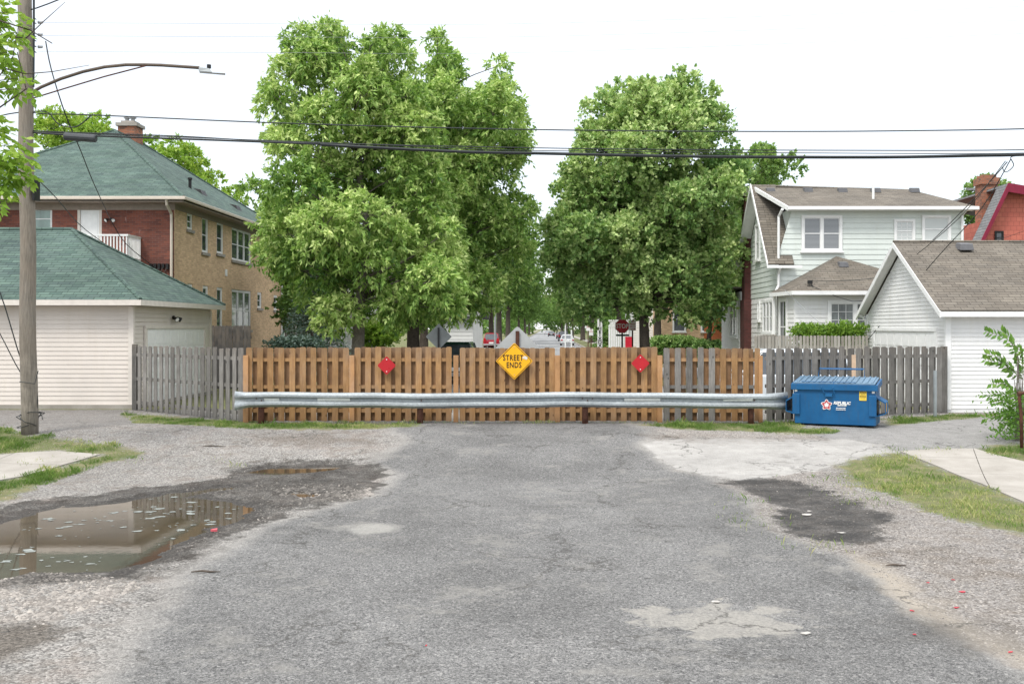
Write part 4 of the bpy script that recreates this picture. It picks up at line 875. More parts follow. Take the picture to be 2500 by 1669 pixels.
slab(q, [(X0-ro, e0[0], e0[1]+.06), (X1, e0[0], e0[1]+.06), (X1, ym, zr+.08), (X0-ro, ym, zr+.08)], .05); slab(q, [(X1, Y1+ro, e0[1]+.06), (X0-ro, Y1+ro, e0[1]+.06), (X0-ro, ym, zr+.08), (X1, ym, zr+.08)], .05)
rf = q.build('roof', M['sh_brown'], t); q = MB(); q.tube([(X0-ro, ym, zr+.09), (X1, ym, zr+.09)], .05, 6); q.build('ridge_cap', M['sh_brown'], rf)
q = MB(); xx = X0-ro-.02
for (ya, yb) in ((Y0-ro-.02, ym), (Y1+ro+.02, ym)): q.prism([(xx, ya, e0[1]-.13), (xx, ya, e0[1]+.03), (xx, yb, zr+.07), (xx, yb, zr-.10)], (.04, 0, 0)); q.prism([(xx+.04, ya, e0[1]-.05), (xx+.04, ya, e0[1]-.03), (xx+.04, yb, zr-.02), (xx+.04, yb, zr-.04)], (.25, 0, 0))
q.bb((X0-ro+.02, Y0-ro-.03, e0[1]-.11), (X1, Y0-ro, e0[1]+.03)); q.bb((X0-ro+.02, Y0-ro+.001, e0[1]-.10), (X1, Y0+.02, e0[1]-.085)); q.build('fascia', M['white'], t)
q = MB(); q.bb((X0-.04, Y0+.62, 0), (X0+.02, Y0+.78, 2.2)); q.bb((X0-.04, Y0+5.9, 0), (X0+.02, Y0+6.06, 2.2)); q.bb((X0-.05, Y0+.62, 2.2), (X0+.02, Y0+6.06, 2.3)); q.build('door_frame', M['white'], t)
panel_door(t, (X0, Y1, 0), (0, -1, 0), NX, .8, 5.92, .05, 2.2, .01, 4, 8)
M['vent'] = flat('vent_grey', (.12, .12, .125), .5)
def roof_vent(par, x, y, z, mat='vent', s=1.): q = MB(); q.hexa([(x-.2*s, y-.2*s, z-.12), (x+.2*s, y-.2*s, z-.12), (x+.2*s, y+.2*s, z-.05), (x-.2*s, y+.2*s, z-.05), (x-.17*s, y-.17*s, z+.08*s), (x+.17*s, y-.17*s, z+.08*s), (x+.17*s, y+.17*s, z+.13*s), (x-.17*s, y+.17*s, z+.13*s)]); return q.build('roof_vent', M[mat], par, bevel=.015)
v_ = P(2212, 570, 30.0); roof_vent(rf, v_.x, 30.0, v_.z+.05, s=1.05)
q = MB(); p_ = P(1990, 722, 33.7); q.tube([(X0-.28, 33.9, 2.75), (X0-.1, 33.9, 2.65), (X0-.03, 33.88, 2.55), (X0-.03, 33.88, .2)], .04, 8); q.build('downspout', M['white'], t)

# ------------------------------------------------------------------ brick house, left
XC, YC, YE, EV = -14.55, 39.0, 54.6, 7.36; XL = -24.6
t = thing('brick_house', 'two storey house of red and tan brick under a green hip roof', 'house', (XC, YC, 0))
hf = [(-20.2-XL, -19.35-XL, 6.15, 7.0), (-18.35-XL, -17.4-XL, 4.95, 7.05)]
q = MB(); holed_wall(q, (XL, YC, 0), UX, NY, 0, XC-XL-.02, -.1, EV-.18, hf, .1); q.quad((XL, YC, 0), (XL, YC, EV), (XL, YE, EV), (XL, YE, 0)); q.build('rear_wall', M['brick_red'], t)
ws = [(40.35, 41.0, 6.3, 7.0, 1), (42.1, 42.9, 5.5, 7.05, 1), (44.0, 44.9, 5.6, 7.02, 1), (46.1, 49.1, 5.45, 7.0, 3), (40.4, 41.0, 3.6, 4.1, 1), (42.2, 42.9, 3.3, 4.1, 1), (44.0, 44.8, 2.2, 4.1, 1), (46.1, 49.1, 2.2, 4.1, 3), (50.2, 50.95, 3.3, 4.1, 1), (53.2, 53.95, 3.25, 4.05, 1)]
q = MB(); holed_wall(q, (XC, YC, 0), UY, PX, 0, YE-YC, -.1, EV-.18, [(a-YC, b-YC, c, d) for a, b, c, d, _ in ws], .12); q.bb((XC-.35, YC+.001, -.1), (XC-.002, YC+.12, EV-.19)); q.build('side_wall', M['brick_tan'], t)
q = MB(); q.quad((XL, YE, 0), (XL, YE, EV), (XC, YE, EV), (XC, YE, 0)); q.bb((XL+.4, YC+.4, 0), (XC-.4, YE-.4, EV-.1)); q.build('back_wall', M['brick_tan'], t)
for a, b, c, d, mm in ws: window(t, (XC, YC, 0), UY, PX, a-YC, c, b-a, d-c, .11, 'glass', (0, 1), -.09, .06, 'white', mm, sill=False)
for a, b, c, d, _ in ws: q = MB(); q.bb((XC-.1, a-.08, c-.12), (XC+.07, b+.08, c-.001)); q.build('stone_sill', M['concrete'], t)
window(t, (XL, YC, 0), UX, NY, hf[0][0], hf[0][2], .85, .85, .07, 'glass_l', (0, 1), -.09, .05, 'white')
q = MB(); dx0, dx1 = -18.35, -17.4; q.bb((dx0, YC+.02, 4.95), (dx0+.1, YC-.01, 7.05)); q.bb((dx1-.1, YC+.02, 4.95), (dx1, YC-.01, 7.05)); q.bb((dx0+.1, YC+.02, 6.95), (dx1-.1, YC-.01, 7.05)); df = q.build('door_frame', M['cream'], t)
q = MB(); q.bb((dx0+.1, YC+.03, 4.95), (dx1-.1, YC+.07, 6.95)); q.bb((dx0+.18, YC+.03, 5.75), (dx1-.18, YC+.018, 6.75)); q.bb((dx0+.18, YC+.03, 5.05), (dx1-.18, YC+.018, 5.6)); q.build('door', M['white'], t, bevel=.01)
q = MB(); xr_, yr0, yr1, zr = -19.6, 45.2, 47.8, 11.25; o_ = .55
A = [(XL-o_, YC-o_, EV), (XC+o_, YC-o_, EV), (XC+o_, YE+o_, EV), (XL-o_, YE+o_, EV)]; ra = (xr_, yr0, zr); rb = (xr_, yr1, zr)
q.poly([A[0], A[1], ra]); q.quad(A[1], A[2], rb, ra); q.poly([A[2], A[3], rb]); q.quad(A[3], A[0], ra, rb); rf = q.build('roof', M['sh_green'], t)
q = MB()
for (s, e_) in ((A[1], ra), (A[0], ra), (A[2], rb), (ra, rb)): q.tube([Vector(s)+Vector((0, 0, .01)), Vector(e_)+Vector((0, 0, .01))], .06, 6)
q.build('ridge_cap', M['sh_green'], rf)
q = MB()
q.bb((XL-o_, YC-o_-.1, EV-.12), (XC+o_+.1, YC-o_, EV+.01)); q.bb((XC+o_, YC-o_+.001, EV-.12), (XC+o_+.1, YE+o_, EV+.01)); gut = q.build('gutter', M['gutter'], t, bevel=.02)
q = MB(); q.bb((XL-o_, YC-o_, EV-.2), (XC+o_-.001, YE+o_, EV-.16)); q.bb((XL, YC-.02, EV-.45), (XC+.02, YC-.001, EV-.2)); q.bb((XC+.001, YC, EV-.42), (XC+.03, YE, EV-.2)); q.build('soffit', flat('soffit_brown', (.27, .22, .18), .6), t)
q = MB(); xx = P(394, 500, 39).x; q.tube([(xx, YC-.55, EV-.1), (xx, YC-.5, EV-.3), (xx+.02, YC-.1, EV-.6), (xx+.02, YC-.08, EV-.9), (xx+.02, YC-.08, .1)], .055, 8); q.build('downspout', M['gutter'], t)
q = MB(); q.tube([(XC+.08, YE-.1, EV-.2), (XC+.08, YE-.1, .1)], .055, 8); q.build('downspout', M['white'], t)
# chimney
cx, cy = -19.7, 47.2; q = MB(); q.bb((cx-.42, cy-.42, 10.2), (cx+.42, cy+.42, 11.78)); ch = q.build('chimney', M['brick_old'], rf)
q = MB(); q.bb((cx-.5, cy-.5, 11.78), (cx+.5, cy+.5, 11.93)); q.bb((cx-.32, cy-.32, 11.93), (cx+.32, cy+.32, 12.05)); q.build('chimney_cap', M['concrete'], ch)
q = MB()
for dx in (-.16, .12): q.tube([(cx+dx, cy, 12.05), (cx+dx, cy, 12.22)], .09, 10); q.tube([(cx+dx, cy, 12.22), (cx+dx, cy, 12.25)], .16, 10)
q.build('flue_pipe', M['plast'], ch)
pv = P(436, 428, 43.2); q = MB(); q.tube([(pv.x, 43.2, pv.z-.6), (pv.x, 43.2, pv.z+.3)], .07, 8); q.tube([(pv.x, 43.2, pv.z+.3), (pv.x, 43.2, pv.z+.38)], .1, 8); q.build('vent_pipe', M['black'], rf)
def on_roof(xd, yd):      # point on the right slope
    n = (Vector(A[2])-Vector(A[1])).cross(Vector(rb)-Vector(A[1])); d = P(xd, yd, 1)-Vector((0, 0, EYE)); o = Vector((0, 0, EYE)); k_ = n.dot(Vector(A[1])-o)/n.dot(d); return o+d*k_
for (xd, yd) in ((455, 438), (536, 473)):
    p_ = on_roof(xd, yd); q = MB(); q.hexa([p_+Vector(c_) for c_ in ((-.25, -.35, -.1), (.35, -.35, -.3), (.35, .35, -.3), (-.25, .35, -.1), (-.3, -.3, .12), (.2, -.3, .02), (.2, .3, .02), (-.3, .3, .12))]); q.build('roof_vent', M['black'], rf)
# balcony
bt = MB(); bz = 4.85; bx0, bx1, by0 = -18.7, -15.85, 37.75; bt.bb((bx0, by0, bz-.2), (bx1, YC-.01, bz)); bl = bt.build('balcony', M['white'], t)
q = MB(); q.bb((bx0, by0, bz+.93), (bx1, by0+.07, bz+1.0)); q.bb((bx1-.07, by0+.071, bz+.93), (bx1, YC-.01, bz+1.0)); q.bb((bx0, by0+.01, bz+.08), (bx1, by0+.06, bz+.13)); q.bb((bx1-.06, by0+.07, bz+.08), (bx1-.01, YC-.01, bz+.13))
x = bx0
while x < bx1: q.bb((x, by0+.015, bz), (x+.045, by0+.055, bz+.93)); x += .12
y = by0+.1
while y < YC-.05: q.bb((bx1-.055, y, bz), (bx1-.015, y+.045, bz+.93)); y += .12
q.build('railing', M['white'], bl)
q = MB()
for x_ in (bx0+.1, bx1-.1): q.bb((x_-.07, by0+.03, 0), (x_+.07, by0+.17, bz-.2))
q.build('post', M['white'], bl)
fp = P(256, 503, 39); floodlight((fp.x, YC-.01, fp.z), NY, UX, 'twin floodlight beside the upstairs white door of the brick house')
q = MB(); mx = P(360, 612, 39)
for i in range(5): q.bb((mx.x-.25+i*.16, YC-.12, mx.z-.1+.05*(i % 2)), (mx.x-.15+i*.16, YC-.005, mx.z+.12)); q.tube([(mx.x-.2+i*.16, YC-.08, mx.z), (mx.x-.25+i*.16, YC-.2, mx.z-.2), (mx.x-.15+i*.15, YC-.1, mx.z-.3)], .012, 5)
q.build('meter_box', M['black'], t)
for (xd, yd, zz) in ((478, 640, 2.3),): 
    pass
q = MB(); q.bb((XC+.001, 45.1, 4.65), (XC+.04, 45.35, 4.95)); q.build('utility_box', M['white'], t)

# dark board fence by the brick house
def board_run(par, name, a, b, h, mat, wd=.14, pitch=.15, th=.02, dog=True, hvar=.0, off=0., z0=.03, skip=()):
    a = Vector(a); b = Vector(b); u = (b-a).normalized(); L = (b-a).length; nrm = Vector((u.y, -u.x, 0)); q = MB(); i = 0; s = wd/2+off
    while s < L-wd/2+.02:
        if i not in skip:
            c = a+u*s; hh = h+random.uniform(-hvar, hvar); tl = random.uniform(-.008, .008); w_ = wd*random.uniform(.93, 1.03); r = random.random()
            d = .025 if dog else 0
            pr = [(-w_/2, z0), (w_/2, z0), (w_/2+tl, hh-d), (w_/2-d+tl, hh), (-w_/2+d+tl, hh), (-w_/2+tl, hh-d)]
            q.prism([c+u*x+Vector((0, 0, z)) for x, z in pr], nrm*th, r)
        s += pitch; i += 1
    return q.build(name, mat, par)
a = P(484, 750, 37); b = P(576, 750, 37)
t = thing('board_fence', 'tall dark grey board fence between the cream garage and the tan brick wall', 'fence', (a.x, 37, 0)); board_run(t, 'boards', (a.x, 37, 0), (b.x, 37, 0), EYE+.08, M['wood_dk'], .13, .135)
q = MB(); q.bb((a.x, 37.03, 1.9), (b.x, 37.07, 2.0)); q.bb((a.x, 37.03, .4), (b.x, 37.07, .5)); q.build('rail', M['wood_dk'], t)

# ------------------------------------------------------------------ pale green and white house, right
XW, YF, EVD = 8.8, 38.0, 6.88; XE = XW+7.15; PK = (40.8, 8.12); YB_ = 43.8
t = thing('frame_house', 'pale green and white sided house with brown roof and dormer', 'house', (XW, YF, 0))
q = MB(); q.bb((XW+.02, YF+.02, -.1), (XE, YB_, 5.0)); q.bb((XW+.6, YF+.02, 4.9), (XE, 41, EVD)); q.prism([(XW+.02, YF+.02, 5.0), (XW+.02, YB_, 5.0), (XW+.02, PK[0], PK[1]-.15)], (.3, 0, 0))
siding(q, (XW, YF+.02, 0), UX, NY, [(.02, 3.9), (7.15, 3.9), (7.15, EVD), (.62, EVD), (.02, 4.9)], .2, .02)
siding(q, (XW+.02, YB_, 0), (0, -1, 0), NX, [(0, 3.55), (5.8, 3.55), (5.8, 4.95), (3.0, PK[1]-.17), (0, 4.95)], .2, .02)
siding(q, (XW+.62, YF+.02+2.2, 0), (0, -1, 0), NX, [(0, 5.0), (2.2, 5.0), (2.2, EVD), (0, EVD)], .2, .02); q.build('upper_wall', M['sid_green'], t)
q = MB(); siding(q, (XW+.02, YB_, 0), (0, -1, 0), NX, [(0, .1), (5.8, .1), (5.8, 3.5), (0, 3.5)], .2, .02); siding(q, (XW, YF+.02, 0), UX, NY, [(.02, .1), (7.15, .1), (7.15, 3.9), (.02, 3.9)], .2, .02)
q.bb((XW-.25, YB_, -.1), (XE, 48.4, 3.9)); siding(q, (XW-.25, 48.4, 0), (0, -1, 0), NX, [(0, .1), (4.5, .1), (4.5, 3.6), (0, 3.6)], .2, .02); q.build('lower_wall', M['sid_white'], t)
q = MB()
# dormer roof (upper), ridge to right, hipped at the right end
zt = 7.98; slab(q, [(XW+.35, YF-.35, EVD), (XE+.35, YF-.35, EVD), (XE-1.1, PK[0], zt), (XW-.3, PK[0], zt+.08)], .07)
slab(q, [(XE+.35, YF-.35, EVD), (XE+.35, YB_+.3, EVD-1.2), (XE-1.1, PK[0], zt)], .07); slab(q, [(XE+.35, YB_+.3, 5.0), (XW-.4, YB_+.3, 5.0), (XW-.4, PK[0]+.01, PK[1]+.05), (XE-1.1, PK[0]+.01, zt)], .07)
slab(q, [(XW-.4, YF-.3, 4.72), (XW+.6, YF-.3, 4.72), (XW+.6, PK[0]-.01, PK[1]+.04), (XW-.4, PK[0]-.01, PK[1]+.04)], .07)
slab(q, [(XW-.6, YB_-.1, 4.1), (XW+3, YB_-.1, 4.1), (XW+3, 48.8, 3.7), (XW-.6, 48.8, 3.7)], .07)
rf = q.build('roof', M['sh_brown'], t)
q = MB()
q.prism([(XW-.44, YF-.34, 4.56), (XW-.44, YF-.34, 4.74), (XW-.44, PK[0], PK[1]+.07), (XW-.44, PK[0], PK[1]-.14)], (.04, 0, 0)); q.prism([(XW-.44, YB_+.34, 4.80), (XW-.44, YB_+.34, 4.98), (XW-.44, PK[0], PK[1]+.069), (XW-.44, PK[0], PK[1]-.139)], (.04, 0, 0))
q.prism([(XW-.40, YF-.3, 4.62), (XW-.40, YF-.3, 4.64), (XW-.40, PK[0], PK[1]-.04), (XW-.40, PK[0], PK[1]-.06)], (.42, 0, 0)); q.prism([(XW-.40, YB_+.3, 4.88), (XW-.40, YB_+.3, 4.9), (XW-.40, PK[0], PK[1]-.041), (XW-.40, PK[0], PK[1]-.061)], (.42, 0, 0))
q.prism([(XW+.33, YF-.38, EVD-.16), (XW+.33, YF-.38, EVD+.0), (XW-.3, PK[0]-.2, zt+.05), (XW-.3, PK[0]-.2, zt-.12)], (.05, 0, 0))
q.bb((XW-.4, YF-.34, 4.56), (XW+.9, YF-.3, 4.66)); q.build('fascia', M['white'], t)
q = MB(); q.bb((XW+.33, YF-.46, EVD-.13), (XE+.4, YF-.36, EVD+.0)); q.bb((XW+.4, YF-.35, EVD-.13), (XE+.3, YF, EVD-.1)); q.build('gutter', M['white'], t, bevel=.015)
q = MB(); xd_ = P(1786, 540, 38).x
q.tube([(xd_+.05, YF-.4, EVD-.1), (xd_-.02, YF-.1, EVD-.35), (xd_-.02, YF-.06, 4.75)], .05, 8); q.tube([(xd_, YF-.36, 4.6), (xd_-.03, YF-.12, 4.35), (xd_-.03, YF-.1, 3.9), (xd_-.2, YF-.2, 3.6), (xd_-.2, YF-.1, .1)], .05, 8)
q.tube([(XE-.05, YF-.4, EVD-.1), (XE-.1, YF-.1, EVD-.3), (XE-.1, YF-.06, 3.4)], .05, 8); q.build('downspout', M['white'], t)
for xd in (1766, 1852, 1931, 2007, 2096): p_ = P(xd, 434, 40.3); roof_vent(rf, p_.x, 40.25, 7.86, s=.9)
p_ = P(2003, 460, 39); q = MB(); q.tube([(p_.x, 39, 7.1), (p_.x, 39, 7.95)], .05, 8); q.build('vent_pipe', M['white'], rf)
def wx(par, xd0, xd1, yd0, yd1, Y, **kw):
    a = P(xd0, yd1, Y); b = P(xd1, yd0, Y); return window(par, (a.x, Y, 0), UX, NY, 0, a.z, b.x-a.x, b.z-a.z, **kw)
wx(t, 1838, 1931, 494, 576, YF+.02, glass='glass_b', mull=2, d0=.0, proud=.075, cas=.1)
wx(t, 2050, 2098, 503, 556, YF+.02, glass='glass_w', bars=(2, 5), proud=.075, sill=False, name='door'); wx(t, 2114, 2180, 494, 556, YF+.02, glass='glass_w', proud=.075)
def wside(par, Xp, ya, yb, za, zb, **kw): return window(par, (Xp, yb, 0), (0, -1, 0), NX, 0, za, yb-ya, zb-za, **kw)
yy = XW*F/((1722*K)-VX); wside(t, XW+.02, 40.9, 41.7, 5.1, 6.6, proud=.075, glass='glass_w'); wside(t, XW+.02, 38.5, 40.3, 2.1, 3.4, mull=3, proud=.075, glass='glass'); wside(t, XW-.25, 44.3, 45.9, 1.9, 3.5, proud=.075, glass='glass', mull=2)
wside(t, XW+.02, 40.9, 41.3, 2.6, 3.4, proud=.075)
q = MB(); q.bb((XW-.30, 42.7, -.1), (XW+.02, 43.6, 3.5)); q.bb((XW-.26, 42.8, 3.5), (XW+.02, 43.4, 8.0)); ch = q.build('chimney', M['brick_dark'], rf)
q = MB(); q.bb((XW-.32, 42.7, 8.0), (XW+.05, 43.5, 8.12)); q.bb((XW-.2, 42.9, 8.12), (XW-.0, 43.2, 8.3)); q.build('chimney_cap', M['concrete'], ch)
# bay room
bx0 = P(1822, 700, 36.0).x; bxl = XW+.05; YR = 36.0; bx1 = bx0+5.6; ez = 3.62
q = MB(); q.prism([(bxl+.05, YF, -.1), (bx0, YR+.02, -.1), (bx1, YR+.02, -.1), (bx1, YF, -.1)], (0, 0, ez+.08)); siding(q, (bx0, YR+.02, 0), UX, NY, [(.05, .1), (5.6, .1), (5.6, ez), (.05, ez)], .16, .02)
dv = Vector((bx0-bxl, YR-YF, 0)); dl = dv.length; du = dv.normalized(); dn = Vector((du.y, -du.x, 0)); siding(q, (bxl, YF+.02, 0), du, dn, [(.08, .1), (dl-.04, .1), (dl-.04, ez), (.08, ez)], .16, .02); q.build('bay_wall', M['sid_white'], t)
q = MB(); o3 = .35; apx = P(1920, 572, 37.9); E = [(bxl-.35, YF-.1, ez), (bx0-.18, YR-o3, ez), (bx1+.2, YR-o3, ez), (bx1+.2, YF-.02, ez)]; ap = Vector((apx.x, YF-.03, 5.03)); ap2 = ap
q.poly([E[0], E[1], ap]); q.poly([E[1], E[2], ap]); q.poly([E[2], E[3], ap]); q.poly([E[0], ap, E[3]]); rr = q.build('bay_roof', M['sh_brown'], t); roof_vent(rr, P(1934, 583, 37.3).x, 37.35, 4.68, s=.9)
q = MB(); q.bb((E[1][0], YR-o3-.06, ez-.14), (bx1+.2, YR-o3, ez-.0)); q.prism([Vector(E[0])-Vector((0, 0, .14)), Vector(E[1])-Vector((0, .04, .14)), Vector(E[1])-Vector((0, .0, .14)), Vector(E[0])-Vector((-.03, -.04, .14))], (0, 0, .14)); q.prism([Vector(p)-Vector((0, 0, .13)) for p in E], (0, 0, .02)); q.build('gutter', M['white'], t)
window(t, (bx0, YR+.02, 0), UX, NY, P(1898, 700, 36).x-bx0, 1.3, 2.0, 2.0, .12, 'curtain', (2, 6), 0, .06, 'white', 2)
window(t, (bxl, YF+.02, 0), du, dn, .3, 1.3, .95, 2.1, .1, 'glass', (0, 1), 0, .06, 'white', 1)
fp = P(1858, 648, 35.95); q = MB(); q.bb((fp.x-.08, YR-.1, fp.z-.05), (fp.x+.08, YR+.01, fp.z+.08)); q.tube([fp, fp+Vector((.1, -.05, -.15)), fp+Vector((.05, 0, -.25)), fp+Vector((-.1, 0, -.1))], .012, 5); q.build('cable_bracket', M['black'], t)

# pale picket fence in front of it
t = thing('picket_fence', 'pale weathered picket fence below the green hedge of the pale house', 'fence', (P(1730, 780, 33).x, 33, 0))
board_run(t, 'pickets', (P(1730, 780, 33).x, 33, 0), (P(1992, 780, 33).x, 33, 0), 2.04, M['wood_pale'], .09, .115, .02, True, .015)
board_run(t, 'pickets', (P(1735, 780, 39).x, 35.6, 0), (P(1735, 780, 33).x, 33.02, 0), 2.06, M['wood_pale'], .09, .115, .02, True, .015)
q = MB(); q.bb((P(1730, 780, 33).x, 33.01, 1.6), (P(1992, 780, 33).x, 33.05, 1.7)); q.build('rail', M['wood_pale'], t)

# ------------------------------------------------------------------ red house, far right
Yr = 44.0; t = thing('red_house', 'coral red shingled gable house with maroon trim at the right edge', 'house', (P(2240, 560, Yr).x, Yr, 0))
pk = P(2300, 424, Yr); lo = P(2236, 560, Yr); xl = lo.x-.7; sl_ = (pk.z-lo.z)/(pk.x-lo.x); zl = pk.z-(pk.x-xl)*sl_; xr2 = pk.x+5; 
pkx = pk.x+1.2; pkz = pk.z+1.2*sl_*0+.0
kr = m_brick('coral_shingle', (.47, .15, .105), (.40, .115, .085), (.20, .06, .05), .12); kb = kr.node_tree.nodes['Brick Texture'] if 'Brick Texture' in kr.node_tree.nodes else None
if kb: kb.inputs['Brick Width'].default_value = .26; kb.inputs['Row Height'].default_value = .2
q = MB(); q.prism([(xl+.4, Yr, 0), (xl+.4, Yr, zl), (pk.x, Yr, pk.z-.25), (pk.x+7, Yr, pk.z-1.4), (pk.x+7, Yr, 0)], (0, .5, 0)); q.bb((pk.x-.9, Yr+.51, 0), (pk.x+7, Yr+6, pk.z-1.6)); q.build('wall', kr, t)
q = MB(); slab(q, [(pk.x, Yr-.5, pk.z), (pk.x+7, Yr-.5, pk.z-1.2), (pk.x+7, Yr+8, pk.z-1.2), (pk.x, Yr+8, pk.z)], .1); slab(q, [(xl-.3, Yr-.5, zl-.3*sl_), (pk.x, Yr-.5, pk.z), (pk.x, Yr+.5, pk.z), (xl-.3, Yr+.5, zl-.3*sl_)], .1); slab(q, [(pk.x+.3, Yr+.6, pk.z-.12), (pk.x+7, Yr+.6, pk.z-1.25), (pk.x+7, Yr+6, pk.z+.7), (pk.x+.9, Yr+6, pk.z+.7)], .1); rf = q.build('roof', M['sh_grey'], t)
mar = flat('maroon_trim', (.19, .012, .035), .5)
q = MB(); q.prism([(xl-.3, Yr-.55, zl-.3*sl_-.28), (pk.x, Yr-.55, pk.z-.38), (pk.x, Yr-.55, pk.z+.01), (xl-.3, Yr-.55, zl-.3*sl_+.06)], (0, .05, 0)); q.prism([(pk.x, Yr-.55, pk.z-.38), (pk.x+7, Yr-.55, pk.z-1.58), (pk.x+7, Yr-.55, pk.z-1.19), (pk.x, Yr-.55, pk.z+.01)], (0, .05, 0)); q.build('rake_trim', mar, t)
wx(t, 2281, 2301, 530, 562, Yr, glass='glass', frame='black', cas=.06, proud=.06); 
p_ = P(2264, 408, 46); q = MB(); q.bb((p_.x-.42, 45.6, 3), (p_.x+.32, 46.3, p_.z-.35)); q.bb((p_.x-.48, 45.53, p_.z-.35), (p_.x+.38, 46.37, p_.z-.05)); q.bb((p_.x-.35, 45.7, p_.z-.05), (p_.x+.3, 46.3, p_.z+.1)); q.build('chimney', M['brick_old'], rf)

# ------------------------------------------------------------------ houses glimpsed beyond the trees
def small_house(label, x0, x1, Y, h, wall, roofm, group=None):
    t = thing('house', label, 'house', (x0, Y, 0), group); q = MB(); q.bb((x0, Y, -.1), (x1, Y+8, h))
    if wall.startswith('sid'): siding(q, (x0, Y, 0), UX, NY, [(0, .1), (x1-x0, .1), (x1-x0, h), (0, h)], .2, .02)
    q.build('wall', M[wall], t); q = MB(); m_ = (x0+x1)/2; slab(q, [(x0-.4, Y-.4, h), (x1+.4, Y-.4, h), (x1+.4, Y+4, h+2.6), (x0-.4, Y+4, h+2.6)], .12); slab(q, [(x1+.4, Y+8.4, h), (x0-.4, Y+8.4, h), (x0-.4, Y+4, h+2.6), (x1+.4, Y+4, h+2.6)], .12); q.build('roof', M[roofm], t); return t
h1 = small_house('white clapboard house with a porch glimpsed under the tall left tree', -24, -12.3, 68, 5.6, 'sid_white', 'sh_grey')
q = MB(); q.bb((-22, 65.5, .9), (-13, 67.99, 1.1)); q.bb((-22, 65.5, 3.4), (-13, 67.99, 3.7))
for x_ in (-21.8, -19, -16.2, -13.4): q.bb((x_, 65.6, 1.1), (x_+.25, 65.85, 3.4))
x_ = -21.6
while x_ < -13.4: q.bb((x_, 65.65, 1.1), (x_+.06, 65.7, 2.0)); x_ += .18
q.build('porch', M['white'], h1)
for (a, b) in ((-20.8, -19.6), (-18.2, -17.2), (-15.6, -14.4)): window(h1, (a, 68, 0), UX, NY, 0, 1.4, b-a, 1.9, .1, 'glass', (0, 1), 0, .06, 'white')
q = MB(); q.bb((-18.9, 67.95, 1.1), (-18.2, 67.99, 3.1)); q.build('door', M['brick_dark'], h1)
h2 = small_house('tan brick cottage glimpsed behind the maple on the right', 8.6, 19, 74, 4.9, 'brick_tan', 'sh_brown')
for a in (9.4, 11.5): window(h2, (a, 74, 0), UX, NY, 0, 2.0, 1.0, 1.9, .1, 'glass', (0, 1), 0, .06, 'white')
q = MB(); p_ = P(1637, 770, 73.9); q.bb((p_.x-.7, 73.93, .1), (p_.x+.7, 73.98, 3.4)); q.build('door', flat('orange_door', (.42, .13, .05), .6), h2)
h3 = small_house('white sided house end glimpsed beside the stop sign', P(1452, 700, 80).x, P(1452, 700, 80).x+2.6, 80, 5.2, 'sid_white', 'sh_grey')
h4 = small_house('small white shed behind the grey sign back on the left', P(1018, 760, 52).x, P(1085, 760, 52).x, 52, 2.9, 'sid_white', 'sh_grey')
# white lattice topped fence
t = thing('lattice_fence', 'white vinyl fence with lattice top behind the stop sign', 'fence', (P(1398, 790, 66).x, 66, 0)); xa = P(1396, 780, 66).x; xb = P(1438, 780, 66).x
q = MB(); x_ = xa
while x_ < xb: q.bb((x_, 66, 0), (x_+.13, 66.03, 2.35)); x_ += .15
q.bb((xa, 65.98, 2.35), (xb, 66.05, 2.43)); q.bb((xa, 65.98, 2.75), (xb, 66.05, 2.83)); q.build('panel', M['white'], t)
q = MB()
for i in range(16):
    x_ = xa+(xb-xa)*i/16; q.tube([(x_, 66.01, 2.43), (x_+.32, 66.01, 2.75)], .02, 4); q.tube([(x_+.32, 66.03, 2.43), (x_, 66.03, 2.75)], .02, 4)
q.build('lattice', M['white'], t)

# ------------------------------------------------------------------ shadow-box fences
def shadow_run(par, a, b, h, front, back, rails, pitch=.27, wd=.145, off=0., skipf=(), skipb=(), hvar=.012, rail_mat=None, backdh=0):
    a = Vector(a); b = Vector(b); u = (b-a).normalized(); L = (b-a).length; nrm = Vector((u.y, -u.x, 0))
    wd = max(wd, .145)
    board_run(par, 'front_boards', a+nrm*.045, b+nrm*.045, h, front, wd, pitch, .018, True, hvar, off, skip=skipf)
    board_run(par, 'back_boards', a-nrm*.02, b-nrm*.02, h+backdh, back, wd, pitch, -.018, True, hvar, off+pitch/2, skip=skipb)
    for z in rails:
        q = MB(); c = (a+b)/2+nrm*.012; q.box((c.x, c.y, z), (L, .05, .085), random.random(), math.atan2(u.y, u.x)); q.build('rail', rail_mat or front, par)
def fpost(par, x, y, h, mat, wd=.09): q = MB(); q.bb((x-wd/2, y-.05, -.1), (x+wd/2, y+.04, h), random.random()); return q.build('post', mat, par, bevel=.004)
YFN = 24.3; RZ = (1.52, .86, .28)
t = thing('wooden_fence', 'long orange stained wooden fence behind the guardrail carrying the signs', 'fence', (-7.3, YFN, 0))
segs = [(-7.3, -4.80), (-4.66, -2.29), (-2.11, .23), (.33, 2.72)]
for i, (a, b) in enumerate(segs):
    shadow_run(t, (a, YFN+.02*(i % 2), 0), (b, YFN+.02*((i+1) % 2), 0), 1.82+(.0, .01, -.01, .01)[i], M['wood_or'], M['wood_or_dk'], RZ, (b-a-.15)/9)
for x in (-7.30, -4.72, -2.19, .28, 2.77): fpost(t, x, YFN-.07, 1.63, M['wood_post'], .12)
t = thing('wooden_fence', 'mixed orange and grey board fence section right of the red diamond', 'fence', (2.85, YFN, 0))
a, b = 2.86, 5.22; n_ = 9; u0 = .27
pt_ = (b-a-.15)/8; board_run(t, 'orange_boards', (a, YFN-.045, 0), (b, YFN-.045, 0), 1.80, M['wood_or'], .145, pt_, .018, True, .012, 0, skip=(0, 1, 2, 3, 4))
